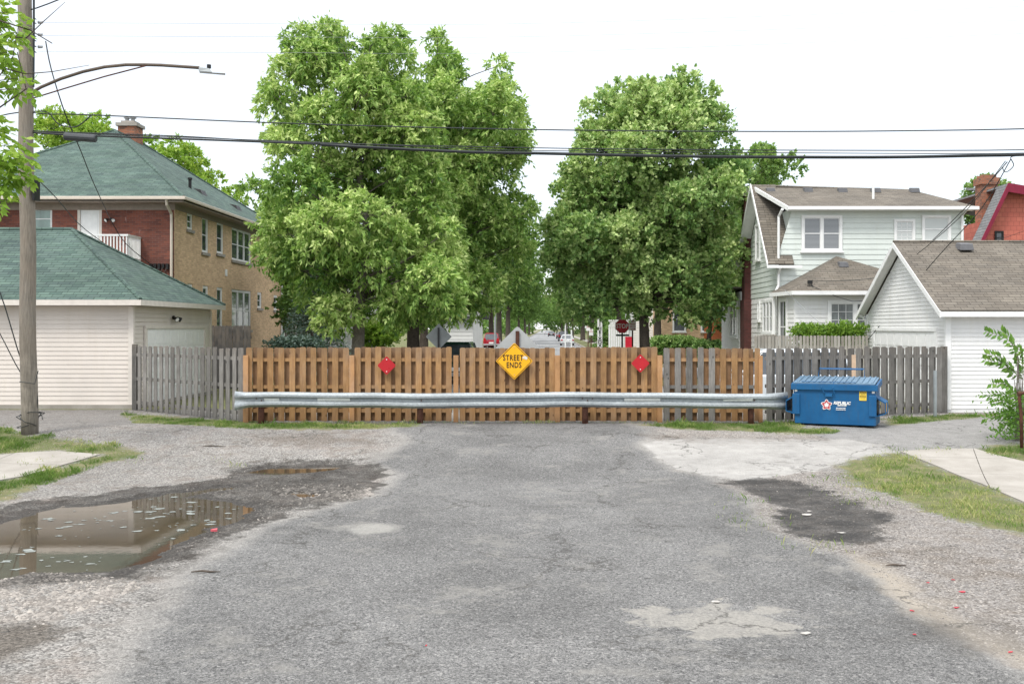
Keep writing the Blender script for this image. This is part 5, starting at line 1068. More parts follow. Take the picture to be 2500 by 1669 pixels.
board_run(t, 'grey_boards', (a, YFN-.047, 0), (a+pt_*4+.16, YFN-.047, 0), 1.82, M['wood_gr'], .15, pt_, .018, True, .012, .0)
board_run(t, 'back_boards', (a, YFN+.02, 0), (b, YFN+.02, 0), 1.80, M['wood_or_dk'], .145, pt_, -.018, True, .012, pt_/2)
for z in RZ: q = MB(); q.bb((a, YFN-.037, z-.042), (b, YFN+.013, z+.042), random.random()); q.build('rail', M['wood_or'] if z != .86 else M['wood_gr'], t)
fpost(t, 5.22, YFN-.07, 1.62, M['wood_post'])
t = thing('wooden_fence', 'weathered grey wooden fence joining the cream garage corner', 'fence', (-11.6, 28.0, 0))
shadow_run(t, (-11.55, 27.95, 0), (-7.36, 24.32, 0), 1.80, M['wood_gr'], M['wood_gr'], (1.55, .88, .22), .30, .172, hvar=.018, backdh=-.01); fpost(t, -11.5, 27.85, 1.84, M['wood_gr'], .13); fpost(t, -7.45, 24.34, 1.8, M['wood_gr'], .12)
t = thing('wooden_fence', 'weathered grey wooden fence behind the blue dumpster', 'fence', (5.35, 24.4, 0))
shadow_run(t, (5.36, 24.35, 0), (10.85, 27.0, 0), 1.80, M['wood_gr'], M['wood_gr'], (1.55, .88, .25), .285, .172, hvar=.03, backdh=-.02); fpost(t, 10.75, 26.9, 1.8, M['wood_gr'], .16)
q = MB(); xx = P(1953, 860, 25.3).x; q.bb((xx-.05, 25.1, .9), (xx+.05, 25.13, 1.62)); q.build('patch_board', M['wood_new'], t)
q = MB(); px_, py_ = P(2138, 900, 25.9).x, 25.7; q.tube([(px_, py_, -.1), (px_, py_, 1.2)], .045, 10); tag(q.build('steel_post', flat('galvanised_post', (.34, .37, .38), .4, .5), origin=(px_, py_, 0)), 'short galvanised steel post standing against the grey fence right of the dumpster', 'post')

# ------------------------------------------------------------------ guardrail
kg = N('galvanised_steel'); v = kg.pos((1, 1, 1)); a_ = kg.noise(v, 18, 6, .7); b_ = kg.noise(kg.pos((.5, 1, 2)), 2.2, 5)
c_ = kg.mix(kg.ramp(a_, .3, .7), (.25, .28, .295), (.42, .45, .455)); c_ = kg.scl(c_, kg.ramp(b_, .3, .7, .8, 1.15)); c_ = kg.mix(kg.ramp(kg.noise(kg.pos((1, 1, .3)), 4, 7, .75), .66, .76, 0, .6), c_, (.16, .11, .08))
kg.col(c_); kg.rough(kg.ramp(a_, .3, .7, .42, .62)); kg.b.inputs['Metallic'].default_value = .35; kg.bump(a_, .15, .003); M['galv'] = kg.m
GX0, GX1, GY, GZ = -7.5, 5.85, 23.82, .57
t = thing('guardrail', 'dented galvanised steel guardrail on rusty posts in front of the wooden fence', 'guardrail', (-7.5, GY, 0))
prof = [(0, -.160), (-.012, -.155), (-.055, -.125), (-.085, -.105), (-.085, -.065), (-.055, -.045), (-.006, -.02), (-.006, .02), (-.055, .045), (-.085, .065), (-.085, .105), (-.055, .125), (-.012, .155), (0, .160)]
xs = np.concatenate([np.linspace(GX0, GX0+.5, 9), np.linspace(GX0+.6, GX1-.75, 60), np.linspace(GX1-.65, GX1, 10)]); q = MB(); n_ = len(prof); vs = []
for x in xs:
    e0 = max(0, 1-(x-GX0)/.42); e1 = max(0, 1-(GX1-x)/.6); sc = 1.13+.34*e0**1.3+.24*e1; fl = 1-.5*e0-.4*e1
    dz = .012*math.sin(x*.9+1)+.006*math.sin(x*2.7)+(-.02 if x > 4 else 0)*(x-4 if x > 4 else 0); dy = .16*e0**2+.3*e1**2+.012*math.sin(x*1.4)+.008*math.sin(x*4.1)
    for (py, pz) in prof: vs.append((x, GY+py*fl+dy, GZ+pz*sc+dz-.03*e0))
    for (py, pz) in prof[::-1]: vs.append((x, GY+py*fl+dy+.012, GZ+pz*sc*.99+dz-.03*e0))
m2 = 2*n_; fs = [(i*m2+k, i*m2+(k+1) % m2, (i+1)*m2+(k+1) % m2, (i+1)*m2+k) for i in range(len(xs)-1) for k in range(m2)]; q.add(vs, fs)
beam = q.build('beam', M['galv'], t, smooth=True)
md = beam.modifiers.new('es', 'EDGE_SPLIT'); md.split_angle = R(40)
for (xd, wd_) in ((625, .36), (767, .78), (1473, .86), (1692, .70)):
    x = P(xd, 915, GY).x; q = MB(); q.bb((x-wd_/2, GY-.022, GZ-.014), (x+wd_/2, GY-.018, GZ+.04)); 
    # tape lies on the web between the two ridges and laps onto the upper one
    z_ = GZ+.006*0; q = MB(); q.quad((x-wd_/2, GY-.035, GZ-.02), (x+wd_/2, GY-.035, GZ-.02), (x+wd_/2, GY-.072, GZ+.052), (x-wd_/2, GY-.072, GZ+.052)); q.build('reflective_tape', M['tape'], t)
for x in (-6.85, -3.03, .94, 4.93):
    q = MB(); q.tube([(x, GY+.13, -.15), (x, GY+.13, GZ+.1)], .075, 12); q.build('post', M['rust'], t, smooth=True)
    for s in (-.12, 0, .12):
        q = MB(); q.tube([(x+s+.05, GY-.02, GZ-.005+abs(s)*.4), (x+s+.05, GY-.035, GZ-.005+abs(s)*.4)], .017, 8); q.build('bolt', M['rust'], beam)

# ------------------------------------------------------------------ signs
def txt(s, size, cx, cz, y, mat, parent, sx=1., bold=0., name='lettering', spacing=1., shear=0., M4=None, thick=.001):
    cu = bpy.data.curves.new('t', 'FONT'); cu.body = s; cu.size = size; cu.align_x = 'CENTER'; cu.align_y = 'CENTER'; cu.offset = bold; cu.extrude = thick; cu.space_character = spacing; cu.shear = shear; cu.resolution_u = 3
    o = bpy.data.objects.new('t', cu); COL.objects.link(o); dg = bpy.context.evaluated_depsgraph_get(); dg.update(); me = bpy.data.meshes.new_from_object(o.evaluated_get(dg)); bpy.data.objects.remove(o)
    T = (Matrix.Translation(Vector((cx, y, cz))) @ Matrix.Rotation(R(90), 4, 'X') @ Matrix.Diagonal((sx, 1, 1, 1))) if M4 is None else M4 @ Matrix.Diagonal((sx, 1, 1, 1))
    me.transform(Matrix.Translation(-org(parent)) @ T); me.materials.clear(); me.materials.append(mat); ob = bpy.data.objects.new(name, me); COL.objects.link(ob); ob.parent = parent; ORG[ob.name] = org(parent); return ob
def diamond(q, cx, cz, y, r, th, rc=.12, shift=0):
    pts = []
    for k_ in range(4):
        a = math.pi/2*k_; c = Vector((math.cos(a), math.sin(a)))*r*(1-rc); 
        for j in range(-2, 3): b = a+j*R(22); pts.append((cx+c.x+math.cos(b)*r*rc, y, cz+c.y+math.sin(b)*r*rc))
    q.prism(pts[::-1], (0, th, 0))
sg = P(1180, 828, 24.15); blk = M['black']; SY = 24.12
t = thing('warning_sign', 'yellow diamond STREET ENDS sign on the orange fence', 'sign', (sg.x, SY, 0))
q = MB(); diamond(q, sg.x, sg.z, SY, .435, .004, .08); q.build('sign_plate', M['yellow'], t)
q = MB(); pts = []                       # black border line as a thin frame
def dpts(r, rc=.08, y=SY-.0025):
    o = []
    for k_ in range(4):
        a = math.pi/2*k_
        for j in range(-2, 3): b = a+j*R(22); o.append((sg.x+math.cos(a)*r*(1-rc)+math.cos(b)*r*rc, y, sg.z+math.sin(a)*r*(1-rc)+math.sin(b)*r*rc))
    return o
A1 = dpts(.412); A2 = dpts(.396); n_ = len(A1); q.add(A1+A2, [(i, (i+1) % n_, (i+1) % n_+n_, i+n_) for i in range(n_)]); q.build('border', blk, t)
txt('STREET', .192, sg.x-.03, sg.z+.075, SY-.004, blk, t, .72, .0035, spacing=1.12); txt('ENDS', .192, sg.x-.01, sg.z-.1, SY-.004, blk, t, .72, .0035, spacing=1.12)
q = MB(); q.poly([(sg.x+.19, SY-.007, sg.z+.07), (sg.x+.30, SY-.007, sg.z+.03), (sg.x+.325, SY-.007, sg.z+.09), (sg.x+.27, SY-.007, sg.z+.125), (sg.x+.215, SY-.007, sg.z+.115)]); q.build('torn_sticker', flat('torn_paper', (.62, .58, .5), .7), t)
q = MB()
for zz in (.33, -.33): q.tube([(sg.x, SY-.008, sg.z+zz), (sg.x, SY, sg.z+zz)], .011, 8)
q.build('bolt', M['plast'], t)
for i, (xd, yd) in enumerate(((887, 838), (1469, 833))):
    c = P(xd, yd, SY); t = thing('end_marker', ('red diamond marker on the fence left of the yellow sign', 'red diamond marker on the fence right of the yellow sign')[i], 'sign', (c.x, SY, 0), 'red diamond markers on the fence')
    q = MB(); diamond(q, c.x, c.z, SY, .215, .004, .16); q.build('sign_plate', M['red'], t)
    for zz in (.145, -.145): q = MB(); q.tube([(c.x, SY-.008, c.z+zz), (c.x, SY, c.z+zz)], .013, 8); q.build('bolt', M['white'], t)
# sign backs beyond the fence
def post_sign(name, label, x, Y, ztop, build, postm=M['black'], pw=.06):
    t = thing(name, label, 'sign', (x, Y, 0)); q = MB(); q.bb((x-pw/2, Y, -.2), (x+pw/2, Y+.04, ztop)); q.build('post', postm, t); build(t); return t
c = P(1187, 752, 26.5); 
def bk(t): q = MB(); diamond(q, c.x, c.z-.92, 26.56, .95, .006, .07); q.build('sign_plate', M['signback'], t)
post_sign('warning_sign', 'back of a big pale diamond sign standing behind the yellow one', c.x, 26.5, c.z-.08, bk, M['rust'], .1)
c2 = P(1006, 772, 33)
def bk(t): q = MB(); diamond(q, c2.x, c2.z, 33.06, .42, .006, .08); q.build('sign_plate', flat('dull_sign_back', (.14, .15, .15), .5), t); q = MB(); q.bb((c2.x-.12, 32.95, c2.z-.62), (c2.x+.12, 33, c2.z-.48)); q.build('bracket', M['black'], t)
post_sign('warning_sign', 'small dark grey diamond sign back left of the dark car', c2.x, 33, c2.z+.3, bk)
# stop sign
c3 = P(1427, 748, 48); st_t = thing('stop_sign', 'red octagonal STOP sign partly hidden by maple leaves', 'sign', (c3.x, 47.94, 0)); q = MB(); rr_ = .36
o8 = [(c3.x+rr_*math.cos(R(22.5+45*k_)), 47.93, c3.z+rr_*math.sin(R(22.5+45*k_))) for k_ in range(8)][::-1]; q.prism(o8, (0, .006, 0)); q.build('border', M['white'], st_t)
o8 = [(c3.x+rr_*.94*math.cos(R(22.5+45*k_)), 47.925, c3.z+rr_*.94*math.sin(R(22.5+45*k_))) for k_ in range(8)][::-1]; q = MB(); q.prism(o8, (0, .004, 0)); q.build('sign_plate', M['stopred'], st_t); txt('STOP', .30, c3.x, c3.z, 47.918, M['white'], st_t, .82, .006)
q = MB(); q.bb((c3.x-.04, 47.94, -.1), (c3.x+.04, 47.99, c3.z+.3)); q.build('post', M['black'], st_t); q = MB(); q.bb((c3.x-.3, 47.95, c3.z-.48), (c3.x+.34, 47.96, c3.z-.39)); q.build('street_name_plate', flat('dark_green', (.01, .05, .03), .5), st_t)
def plate(label, xd, yd, Y, w_, h_, lines, size, col=None, post=M['rust'], bgm=None):
    c = P(xd, yd, Y)
    t = thing('parking_sign' if bgm is None else 'yard_sign', label, 'sign', (c.x, Y, 0)); q = MB(); q.bb((c.x-w_/2, Y-.01, c.z-h_/2), (c.x+w_/2, Y-.004, c.z+h_/2)); q.build('sign_plate', bgm or M['white'], t)
    q = MB(); q.bb((c.x-.035, Y, -.1), (c.x+.035, Y+.04, c.z+h_*.4)); q.build('post', post, t)
    for i, s in enumerate(lines): txt(s, size, c.x, c.z+h_*.36-i*(h_*.24), Y-.014, col or M['red'], t, .8, .002)
    return t
plate('white NO PARKING HERE TO CORNER sign right of the stop sign', 1451, 746, 47, .32, .49, ['NO', 'PARKING', 'HERE TO', 'CORNER'], .085, M['stopred'])
plate('small white parking sign, left one of the far pair', 1349, 752, 75, .30, .42, ['NO', 'PARKING'], .08)
plate('small white parking sign, right one of the far pair', 1356, 762, 72, .30, .46, ['NO', 'PARKING'], .08)
plate('small red and white yard sign below the parking sign', 1443, 785, 54, .42, .62, [], .1, bgm=flat('yard_sign_red', (.55, .02, .04), .5))
for (xd, y0, Y, r, lab) in ((1297, 742, 110, .075, 'thin white pole left of the far street trees'), (1311, 746, 105, .08, 'second thin white pole beside the far parked cars')):
    c = P(xd, y0, Y); q = MB(); q.tube([(c.x, Y, 0), (c.x, Y, c.z)], r, 8); tag(q.build('pole', M['white'], origin=(c.x, Y, 0)), lab, 'pole')
c = P(1376, 728, 70); t = thing('lettered_pole', 'white pole with dark vertical lettering left of the stop sign', 'pole', (c.x, 70, 0)); q = MB(); q.bb((c.x-.17, 70, 0), (c.x+.17, 70.1, c.z)); q.build('pole', M['white'], t)
for i, ch in enumerate('IIHEIXOX'): txt(ch, .3, c.x, c.z-.3-i*.24, 69.99, blk, t, 1.1, .012)
c = P(1387, 790, 76); t = thing('fire_hydrant', 'orange fire hydrant beside the lettered white pole', 'hydrant', (c.x, 60, 0)); cX = P(1388, 790, 60).x; q = MB(); q.tube([(cX, 60, 0), (cX, 60, .9), (cX, 60, .98), (cX, 60, 1.12)], [.2, .18, .22, .06], 12); q.tube([(cX-.3, 60, .7), (cX+.3, 60, .7)], .09, 8); q.build('body', flat('hydrant_orange', (.6, .12, .04), .5), t)
# far street lamp over the road
c = P(1240, 575, 90); t = thing('street_lamp', 'distant white street lamp arm over the far road', 'street lamp', (-4.6, 90, 0)); q = MB(); q.tube([(-4.6, 90, 0), (-4.6, 90, c.z-.3), (-3.8, 90, c.z)], [.1, .08, .05], 8); q.build('pole', M['plast'], t); q = MB(); q.hexa([(-4.4+.6, 89.8, c.z-.06), (-3.0, 89.8, c.z-.02), (-3.0, 90.2, c.z-.02), (-3.8, 90.2, c.z-.06), (-3.8, 89.85, c.z+.08), (-3.05, 89.9, c.z+.06), (-3.05, 90.1, c.z+.06), (-3.8, 90.15, c.z+.08)]); q.build('lamp_head', M['white'], t)

# ------------------------------------------------------------------ cars
def car(label, x, y, paint, kind='sedan', group='cars parked along the far road', rz=0):
    t = thing('parked_car' if kind != 'suv' else 'parked_suv', label, 'car', (x, y, 0), group, rz, local=True); suv = kind == 'suv'
    L, W_, H = (4.5, 1.82, 1.72) if suv else (4.6, 1.76, 1.42); bh = .95 if suv else .86
    side = [(-L/2, .35), (-L/2+.02, bh-.08), (-L/2+.12, bh), (L/2-1.2, bh), (L/2-.15, bh-.18), (L/2, .6), (L/2-.02, .3), (L/2-.5, .22), (-L/2+.3, .22)]
    q = MB(); q.prism([(-W_/2, a, b) for a, b in side], (W_, 0, 0)); body = q.build('body', paint, t, bevel=.07)
    rb_ = -L/2+.12 if suv else -L/2+.7; rt = -L/2+.42 if suv else -L/2+1.35; ft = .55; fb = 1.25
    def cab(q, ins, z0, z1, sh=0): q.hexa([(-W_/2+ins, rb_+sh, z0), (W_/2-ins, rb_+sh, z0), (W_/2-ins, fb-sh, z0), (-W_/2+ins, fb-sh, z0), (-W_/2+ins+.2, rt+sh, z1), (W_/2-ins-.2, rt+sh, z1), (W_/2-ins-.2, ft-sh, z1), (-W_/2+ins+.2, ft-sh, z1)])
    q = MB(); cab(q, .06, bh-.01, H-.08); q.build('windows', M['glass'], t, bevel=.04)
    q = MB(); q.hexa([(-W_/2+.24, rt-.03, H-.1), (W_/2-.24, rt-.03, H-.1), (W_/2-.24, ft+.05, H-.1), (-W_/2+.24, ft+.05, H-.1), (-W_/2+.32, rt+.1, H), (W_/2-.32, rt+.1, H), (W_/2-.32, ft-.1, H), (-W_/2+.32, ft-.1, H)])
    for s in (-1, 1): q.tube([(s*(W_/2-.07), rb_+.0, bh-.02), (s*(W_/2-.27), rt, H-.07)], .05, 6); q.tube([(s*(W_/2-.06), .0, bh), (s*(W_/2-.26), .0, H-.07)], .035, 6); q.tube([(s*(W_/2-.07), fb, bh-.02), (s*(W_/2-.27), ft, H-.07)], .04, 6)
    q.build('roof', paint, t, bevel=.02)
    for sx_2 in (-1, 1):
        for sy_2 in (-L/2+.85, L/2-.85):
            q = MB(); q.tube([(sx_2*(W_/2-.2), sy_2, .33), (sx_2*(W_/2+.01), sy_2, .33)], .33, 18); wq = q.build('wheel', flat('tyre', (.02, .02, .02), .8) if 'tyre' not in bpy.data.materials else bpy.data.materials['tyre'], t); q = MB(); q.tube([(sx_2*(W_/2-.0), sy_2, .33), (sx_2*(W_/2+.02), sy_2, .33)], .2, 12); q.build('rim', M['plast'], wq)
        q = MB(); zl_ = bh-.22; q.bb((sx_2*(W_/2-.30), -L/2-.015, zl_), (sx_2*(W_/2-.04), -L/2+.1, zl_+(.4 if suv else .16))); q.build('tail_light', M['red'], t)
    q = MB(); q.bb((-.26, -L/2-.02, .55), (.26, -L/2+.02, .70)); q.build('number_plate', M['white'], t); q = MB(); q.bb((-W_/2+.03, -L/2-.06, .33), (W_/2-.03, -L/2+.1, .5)); q.build('bumper', M['plast'] if suv else paint, t, bevel=.03); return t
def paint(name, c): k = N(name); k.col(c); k.rough(.28); k.b.inputs['Coat Weight'].default_value = .6; k.b.inputs['Specular IOR Level'].default_value = .5; return k.m
pw_, pk_, pr_, pg_ = paint('silver_paint', (.55, .56, .56)), paint('black_paint', (.012, .014, .018)), paint('red_paint', (.30, .015, .03)), paint('slate_paint', (.05, .055, .06))
car('dark green SUV parked right behind the fence with its rear window showing', -3.75, 42.5, paint('dark_green_paint', (.012, .03, .022)), 'suv', 'cars beyond the fence')
car('red SUV parked on the left behind the pale sign back', -6.15, 114, pr_, 'suv'); car('silver sedan parked at the right of the far road', 2.75, 131, pw_, 'sedan')
car('black SUV parked ahead of the silver sedan', 3.0, 172, pk_, 'suv'); car('dark grey sedan parked beyond the black SUV', 3.0, 208, pg_); car('black car farther up the road', 1.4, 262, pk_); car('silver car farthest up the road', 0.4, 330, pw_)
car('white car behind the mixed board fence beside the pale house', 7.0, 30.4, paint('white_car_paint', (.6, .64, .68)), 'suv', 'cars beyond the fence', R(90)).scale = (1, 1, .965)

# ------------------------------------------------------------------ dumpster
kb_ = N('blue_dumpster_paint'); v = kb_.pos(); a_ = kb_.noise(v, 2.5, 7, .7); s1 = kb_.noise(kb_.pos((8, 8, 1)), 6, 5, .8); c_ = kb_.mix(kb_.ramp(a_, .3, .7), (.004, .07, .185), (.008, .10, .24))
c_ = kb_.mix(kb_.ramp(s1, .68, .78, 0, .4), c_, (.12, .22, .34)); c_ = kb_.mix(kb_.ramp(kb_.noise(v, 5, 9, .8), .70, .78, 0, .7), c_, (.08, .045, .03)); gs = kb_.noise(kb_.pos((6, 6, .8)), 3, 6, .75); c_ = kb_.mix(kb_.ramp(gs, .5, .75, 0, .35), c_, (.05, .06, .07)); sc_ = kb_.noise(kb_.pos((1.5, 1.5, 14)), 9, 4, .7); c_ = kb_.mix(kb_.ramp(sc_, .70, .74, 0, .45), c_, (.16, .24, .34)); kb_.col(c_); kb_.rough(kb_.ramp(a_, .3, .7, .38, .6)); kb_.bump(kb_.noise(v, 3, 3), .25, .02); M['blue'] = kb_.m
M['lid'] = flat('faded_blue_lid', (.10, .17, .24), .5, var=.2, scale=5)
A0 = G(1815, 972); A1_ = G(2012, 983)
ang = R(-24); cxd, cyd = A0; W_, D_, HB = 1.86, .95, .86
t = thing('dumpster', 'blue steel front-load dumpster standing askew before the grey fence', 'dumpster', (cxd+.0, cyd-.22, .045), rz=ang, local=True)
q = MB(); q.hexa([(.03, 0, 0), (W_-.0, 0, -.0), (W_-.0, D_, 0), (.03, D_, 0), (0, -.02, HB), (W_, -.02, HB), (W_, D_, HB+.12), (0, D_, HB+.12)]); body = q.build('body', M['blue'], t, bevel=.012)
q = MB(); q.bb((-.05, -.07, HB-.06), (W_+.05, -.02, HB+.08)); q.hexa([(W_, -.02, HB-.06), (W_+.05, -.02, HB-.06), (W_+.05, D_+.03, HB+.04), (W_, D_+.03, HB+.04), (W_, -.02, HB+.08), (W_+.05, -.02, HB+.08), (W_+.05, D_+.03, HB+.18), (W_, D_+.03, HB+.18)])
q.hexa([(-.05, -.02, HB-.06), (0, -.02, HB-.06), (0, D_+.03, HB+.04), (-.05, D_+.03, HB+.04), (-.05, -.02, HB+.08), (0, -.02, HB+.08), (0, D_+.03, HB+.18), (-.05, D_+.03, HB+.18)]); q.build('rim', M['blue'], t, bevel=.008)
for i in range(2):
    x0 = .0+i*(W_/2); x1 = x0+W_/2-.012; q = MB(); q.hexa([(x0, -.03, HB+.082), (x1, -.03, HB+.082), (x1, D_, HB+.19), (x0, D_, HB+.19), (x0, -.03, HB+.105), (x1, -.03, HB+.105), (x1, D_, HB+.215), (x0, D_, HB+.215)])
    for j in range(7):
        xx = x0+.07+j*.125; q.hexa([(xx, .03, HB+.108), (xx+.055, .03, HB+.108), (xx+.055, D_-.05, HB+.205), (xx, D_-.05, HB+.205), (xx+.01, .04, HB+.14), (xx+.045, .04, HB+.14), (xx+.045, D_-.06, HB+.238), (xx+.01, D_-.06, HB+.238)])
    q.build('lid', M['lid'], t, bevel=.004)
for s, x0 in ((-1, 0), (1, W_)):       # fork pockets
    q = MB(); xo = x0+s*.20; ya, yb = .12, .78
    q.hexa([(x0, ya, .62), (x0, yb, .62), (xo, yb-.02, .50), (xo, ya+.02, .50), (x0, ya, .66), (x0, yb, .66), (xo+s*.01, yb-.02, .53), (xo+s*.01, ya+.02, .53)]); q.bb((xo-.006*s, ya+.02, .27), (xo+.01*s, yb-.02, .50)); q.hexa([(x0, ya, .20), (x0, yb, .20), (xo, yb, .26), (xo, ya, .26), (x0, ya, .225), (x0, yb, .225), (xo, yb, .28), (xo, ya, .28)]); q.build('fork_pocket', M['blue'], t)
    q = MB(); xg = x0+(.06 if s < 0 else -.20)-.0; q.bb((x0-(.02 if s < 0 else .15), -.05, .22), (x0+(.15 if s < 0 else .02), -.002, .70)); q.build('gusset', M['blue'], t, bevel=.008)
    q = MB(); xs_ = x0+(.03 if s < 0 else -.08); q.bb((xs_, -.029, .75), (xs_+.06, -.025, .80)); q.build('reflector', M['white'], t)
    q = MB(); q.bb((x0-(.001 if s < 0 else -.001), .14, .24), (x0+s*.004, .76, .60)); q.build('pocket_shade', M['black'], t)  # black sheet on the body side, painting the shade inside the fork pocket
q = MB(); q.bb((W_+.212, .2, .32), (W_+.215, .28, .52)); q.build('warning_strip', M['yellow'], t)
rr2 = .012; q = MB(); q.tube([(.45, D_*.8, HB+.18), (.48, D_*.85, HB+.42), (1.52, D_*.85, HB+.42), (1.52, D_*.8, HB+.18)], rr2, 6); q.tube([(.5, D_*.84, HB+.40), (1.5, D_*.84, HB+.40)], .016, 6); q.build('lid_bar', M['blue'], t)
q = MB(); q.tube([(.68, .05, HB+.14), (.66, -.09, HB+.0), (.72, -.09, HB-.12), (.74, -.04, HB-.17)], .010, 6); q.tube([(.92, .05, HB+.14), (.92, -.09, HB+.0), (.95, -.09, HB-.12), (.90, -.04, HB-.17)], .010, 6); q.tube([(.18, .02, HB+.13), (1.42, .02, HB+.13)], .010, 6); q.bb((.74, -.07, HB-.21), (.90, -.022, HB-.13)); q.build('lid_latch', M['blue'], t)
q = MB()
for x0 in (.35, 1.3): q.bb((x0, .1, -.06), (x0+.15, .85, -.001))
q.build('skid', M['black'], t)
def front(x, z, d=.024): return Matrix.Translation(Vector((x, -d, z))) @ Matrix.Rotation(R(90), 4, 'X')
def local_txt(s, size, x, z, mat, **kw): return txt(s, size, 0, 0, 0, mat, t, M4=front(x, z), **kw)
wht = M['white']
local_txt('REPUBLIC', .092, 1.11, .505, wht, bold=.004, shear=.25, sx=.95); local_txt('SERVICES', .05, 1.11, .450, wht, bold=.002, shear=.25); local_txt('800-858-0089', .038, 1.085, .385, wht, bold=.0015, shear=.2); local_txt('republicservices.com', .026, 1.085, .35, wht, bold=.001, shear=.2)
# star badge: white rounded star, red tubular star over it
def ring(cx, cz, ro, ri, n=5, ph=R(90)): return [(cx+(ro if k_ % 2 == 0 else ri)*math.cos(ph+math.pi*k_/n), cz+(ro if k_ % 2 == 0 else ri)*math.sin(ph+math.pi*k_/n)) for k_ in range(2*n)]
def starmesh(cx, cz, ro, ri, d, wd, mat, name):
    q = MB(); pts = ring(cx, cz, ro, ri); 
    for i in range(len(pts)):
        a = Vector((pts[i][0], 0, pts[i][1])); b = Vector((pts[(i+1) % 10][0], 0, pts[(i+1) % 10][1])); u = (b-a).normalized(); n = Vector((-u.z, 0, u.x))*wd
        q.quad(a+n+Vector((0, -d, 0)), a-n+Vector((0, -d, 0)), b-n+Vector((0, -d, 0)), b+n+Vector((0, -d, 0)))
        q.poly([a+Vector((wd*math.cos(k_*math.pi/4), -d-.0003, wd*math.sin(k_*math.pi/4))) for k_ in range(8)][::-1])
    return q.build(name, mat, t)
cxs, czs = .765, .455; q = MB(); q.poly([(cxs+.085*math.cos(R(a)), -.0245, czs+.085*math.sin(R(a))) for a in range(360, 0, -20)]); q.build('badge_backing', wht, t)
starmesh(cxs, czs, .105, .055, .025, .028, wht, 'badge_outline'); starmesh(cxs, czs, .102, .054, .0275, .015, M['stopred'], 'badge_star')
q = MB()
for k_ in range(10):
    p1 = ring(cxs, czs, .102, .054)[k_]; q.box((p1[0], -.0285, p1[1]), (.05, .001, .004), M=Matrix.Rotation(-k_*.63+.4, 3, 'Y'))
q.build('badge_lines', wht, t)
q = MB(); q.bb((1.50, -.0265, .58), (1.66, -.024, .79)); st = q.build('caution_sticker', flat('sticker_yellow', (.72, .52, .06), .5), t)
q = MB(); q.bb((1.51, -.0275, .755), (1.65, -.0268, .78)); q.bb((1.51, -.0275, .66), (1.65, -.0268, .685)); q.build('caution_band', blk, t)
txt('CAUTION', .022, 0, 0, 0, M['yellow'], t, M4=front(1.585, .767, .029), sx=1.0); txt('WARNING', .022, 0, 0, 0, M['yellow'], t, M4=front(1.585, .672, .029), sx=1.0)
q = MB()
for i in range(5): q.bb((1.52, -.0273, .74-i*.011), (1.64, -.0267, .744-i*.011)); q.bb((1.52, -.0273, .645-i*.011), (1.64, -.0267, .649-i*.011))
q.build('sticker_text', flat('sticker_print', (.3, .22, .05), .6), t)

# ------------------------------------------------------------------ utility pole, lamp, wires
pb = G(68, 995); YP = pb[1]; pz0 = gz(*pb); bot = Vector((pb[0], YP, pz0-.3)); topP = P(57, -60, YP)
t = thing('utility_pole', 'weathered wooden utility pole on the grass at the left', 'utility pole', (pb[0], YP, pz0))
q = MB(); n_ = 14; q.tube([bot.lerp(topP, i/n_)+Vector((.012*math.sin(i*1.3), .01*math.cos(i), 0)) for i in range(n_+1)], [.178-.038*i/n_ for i in range(n_+1)], 22, rnd=.5); q.build('shaft', M['pole'], t, smooth=True)
def PP(xd, yd, d=0.): return P(xd, yd, YP+d)
q = MB(); q.tube([PP(78, -60, -.1), PP(78, 60, -.1), PP(77, 200, -.1)], .022, 6); q.build('conduit', M['cable'], t)
q = MB()
for yd in (42, 52, 82, 92, 105, 118): q.bb(PP(79, yd, -.12), PP(84, yd+4, -.05))
q.build('bracket', M['cable'], t)
for yd in (52, 80, 108):
    c = PP(88, yd); q = MB(); q.tube([c, c+Vector((.09, 0, 0))], [.035, .03], 8); q.build('insulator', M['plast'], t)
q = MB(); q.bb(PP(79, 405, -.15), PP(87, 462, .1)); q.build('junction_box', M['black'], t)
q = MB()
for (p_) in ([(50, 1060, -.2)],): pass
pts = []
for i in range(40):
    a = i*.55; z = pz0+.15+.35*(.5+.5*math.sin(i*.37)); rr3 = .20+.06*math.sin(i*.9)+(.09 if i % 9 == 0 else 0); pts.append((pb[0]+rr3*math.cos(a), YP+rr3*math.sin(a), z))
q.tube(pts, .009, 5); q.build('coiled_wire', M['cable'], t)
q = MB(); q.tube([PP(45, 875, -.22), PP(80, 880, -.22), PP(88, 850, -.1)], .01, 5); q.build('strap_wire', M['cable'], t)
# lamp arm
t = thing('street_lamp', 'arched street lamp arm with flat lamp head reaching right from the utility pole', 'street lamp', PP(70, 200))
arm = [(72, 213), (95, 200), (140, 181), (190, 165), (240, 154), (290, 149), (333, 149), (370, 150), (415, 153), (457, 156)]
q = MB(); q.tube([PP(a, b, -.15-.25*i/9) for i, (a, b) in enumerate(arm)], .034, 10); q.build('arm', M['rust_l'], t, smooth=True)
q = MB(); q.tube([PP(75, 226, -.15), PP(150, 203, -.2), PP(240, 176, -.3), PP(336, 151, -.35)], .016, 8); q.build('brace', M['rust'], t)
hd = PP(455, 162, -.4); q = MB(); a = PP(455, 154, -.55); b = PP(485, 166, -.25); q.hexa([PP(456, 165, -.52), PP(488, 167, -.52), PP(488, 167, -.25), PP(456, 165, -.25), PP(456, 154, -.5), PP(480, 157, -.47), PP(480, 157, -.29), PP(456, 154, -.27)]); hh = q.build('lamp_housing', flat('lamp_housing_grey', (.27, .29, .29), .5), t, bevel=.02)
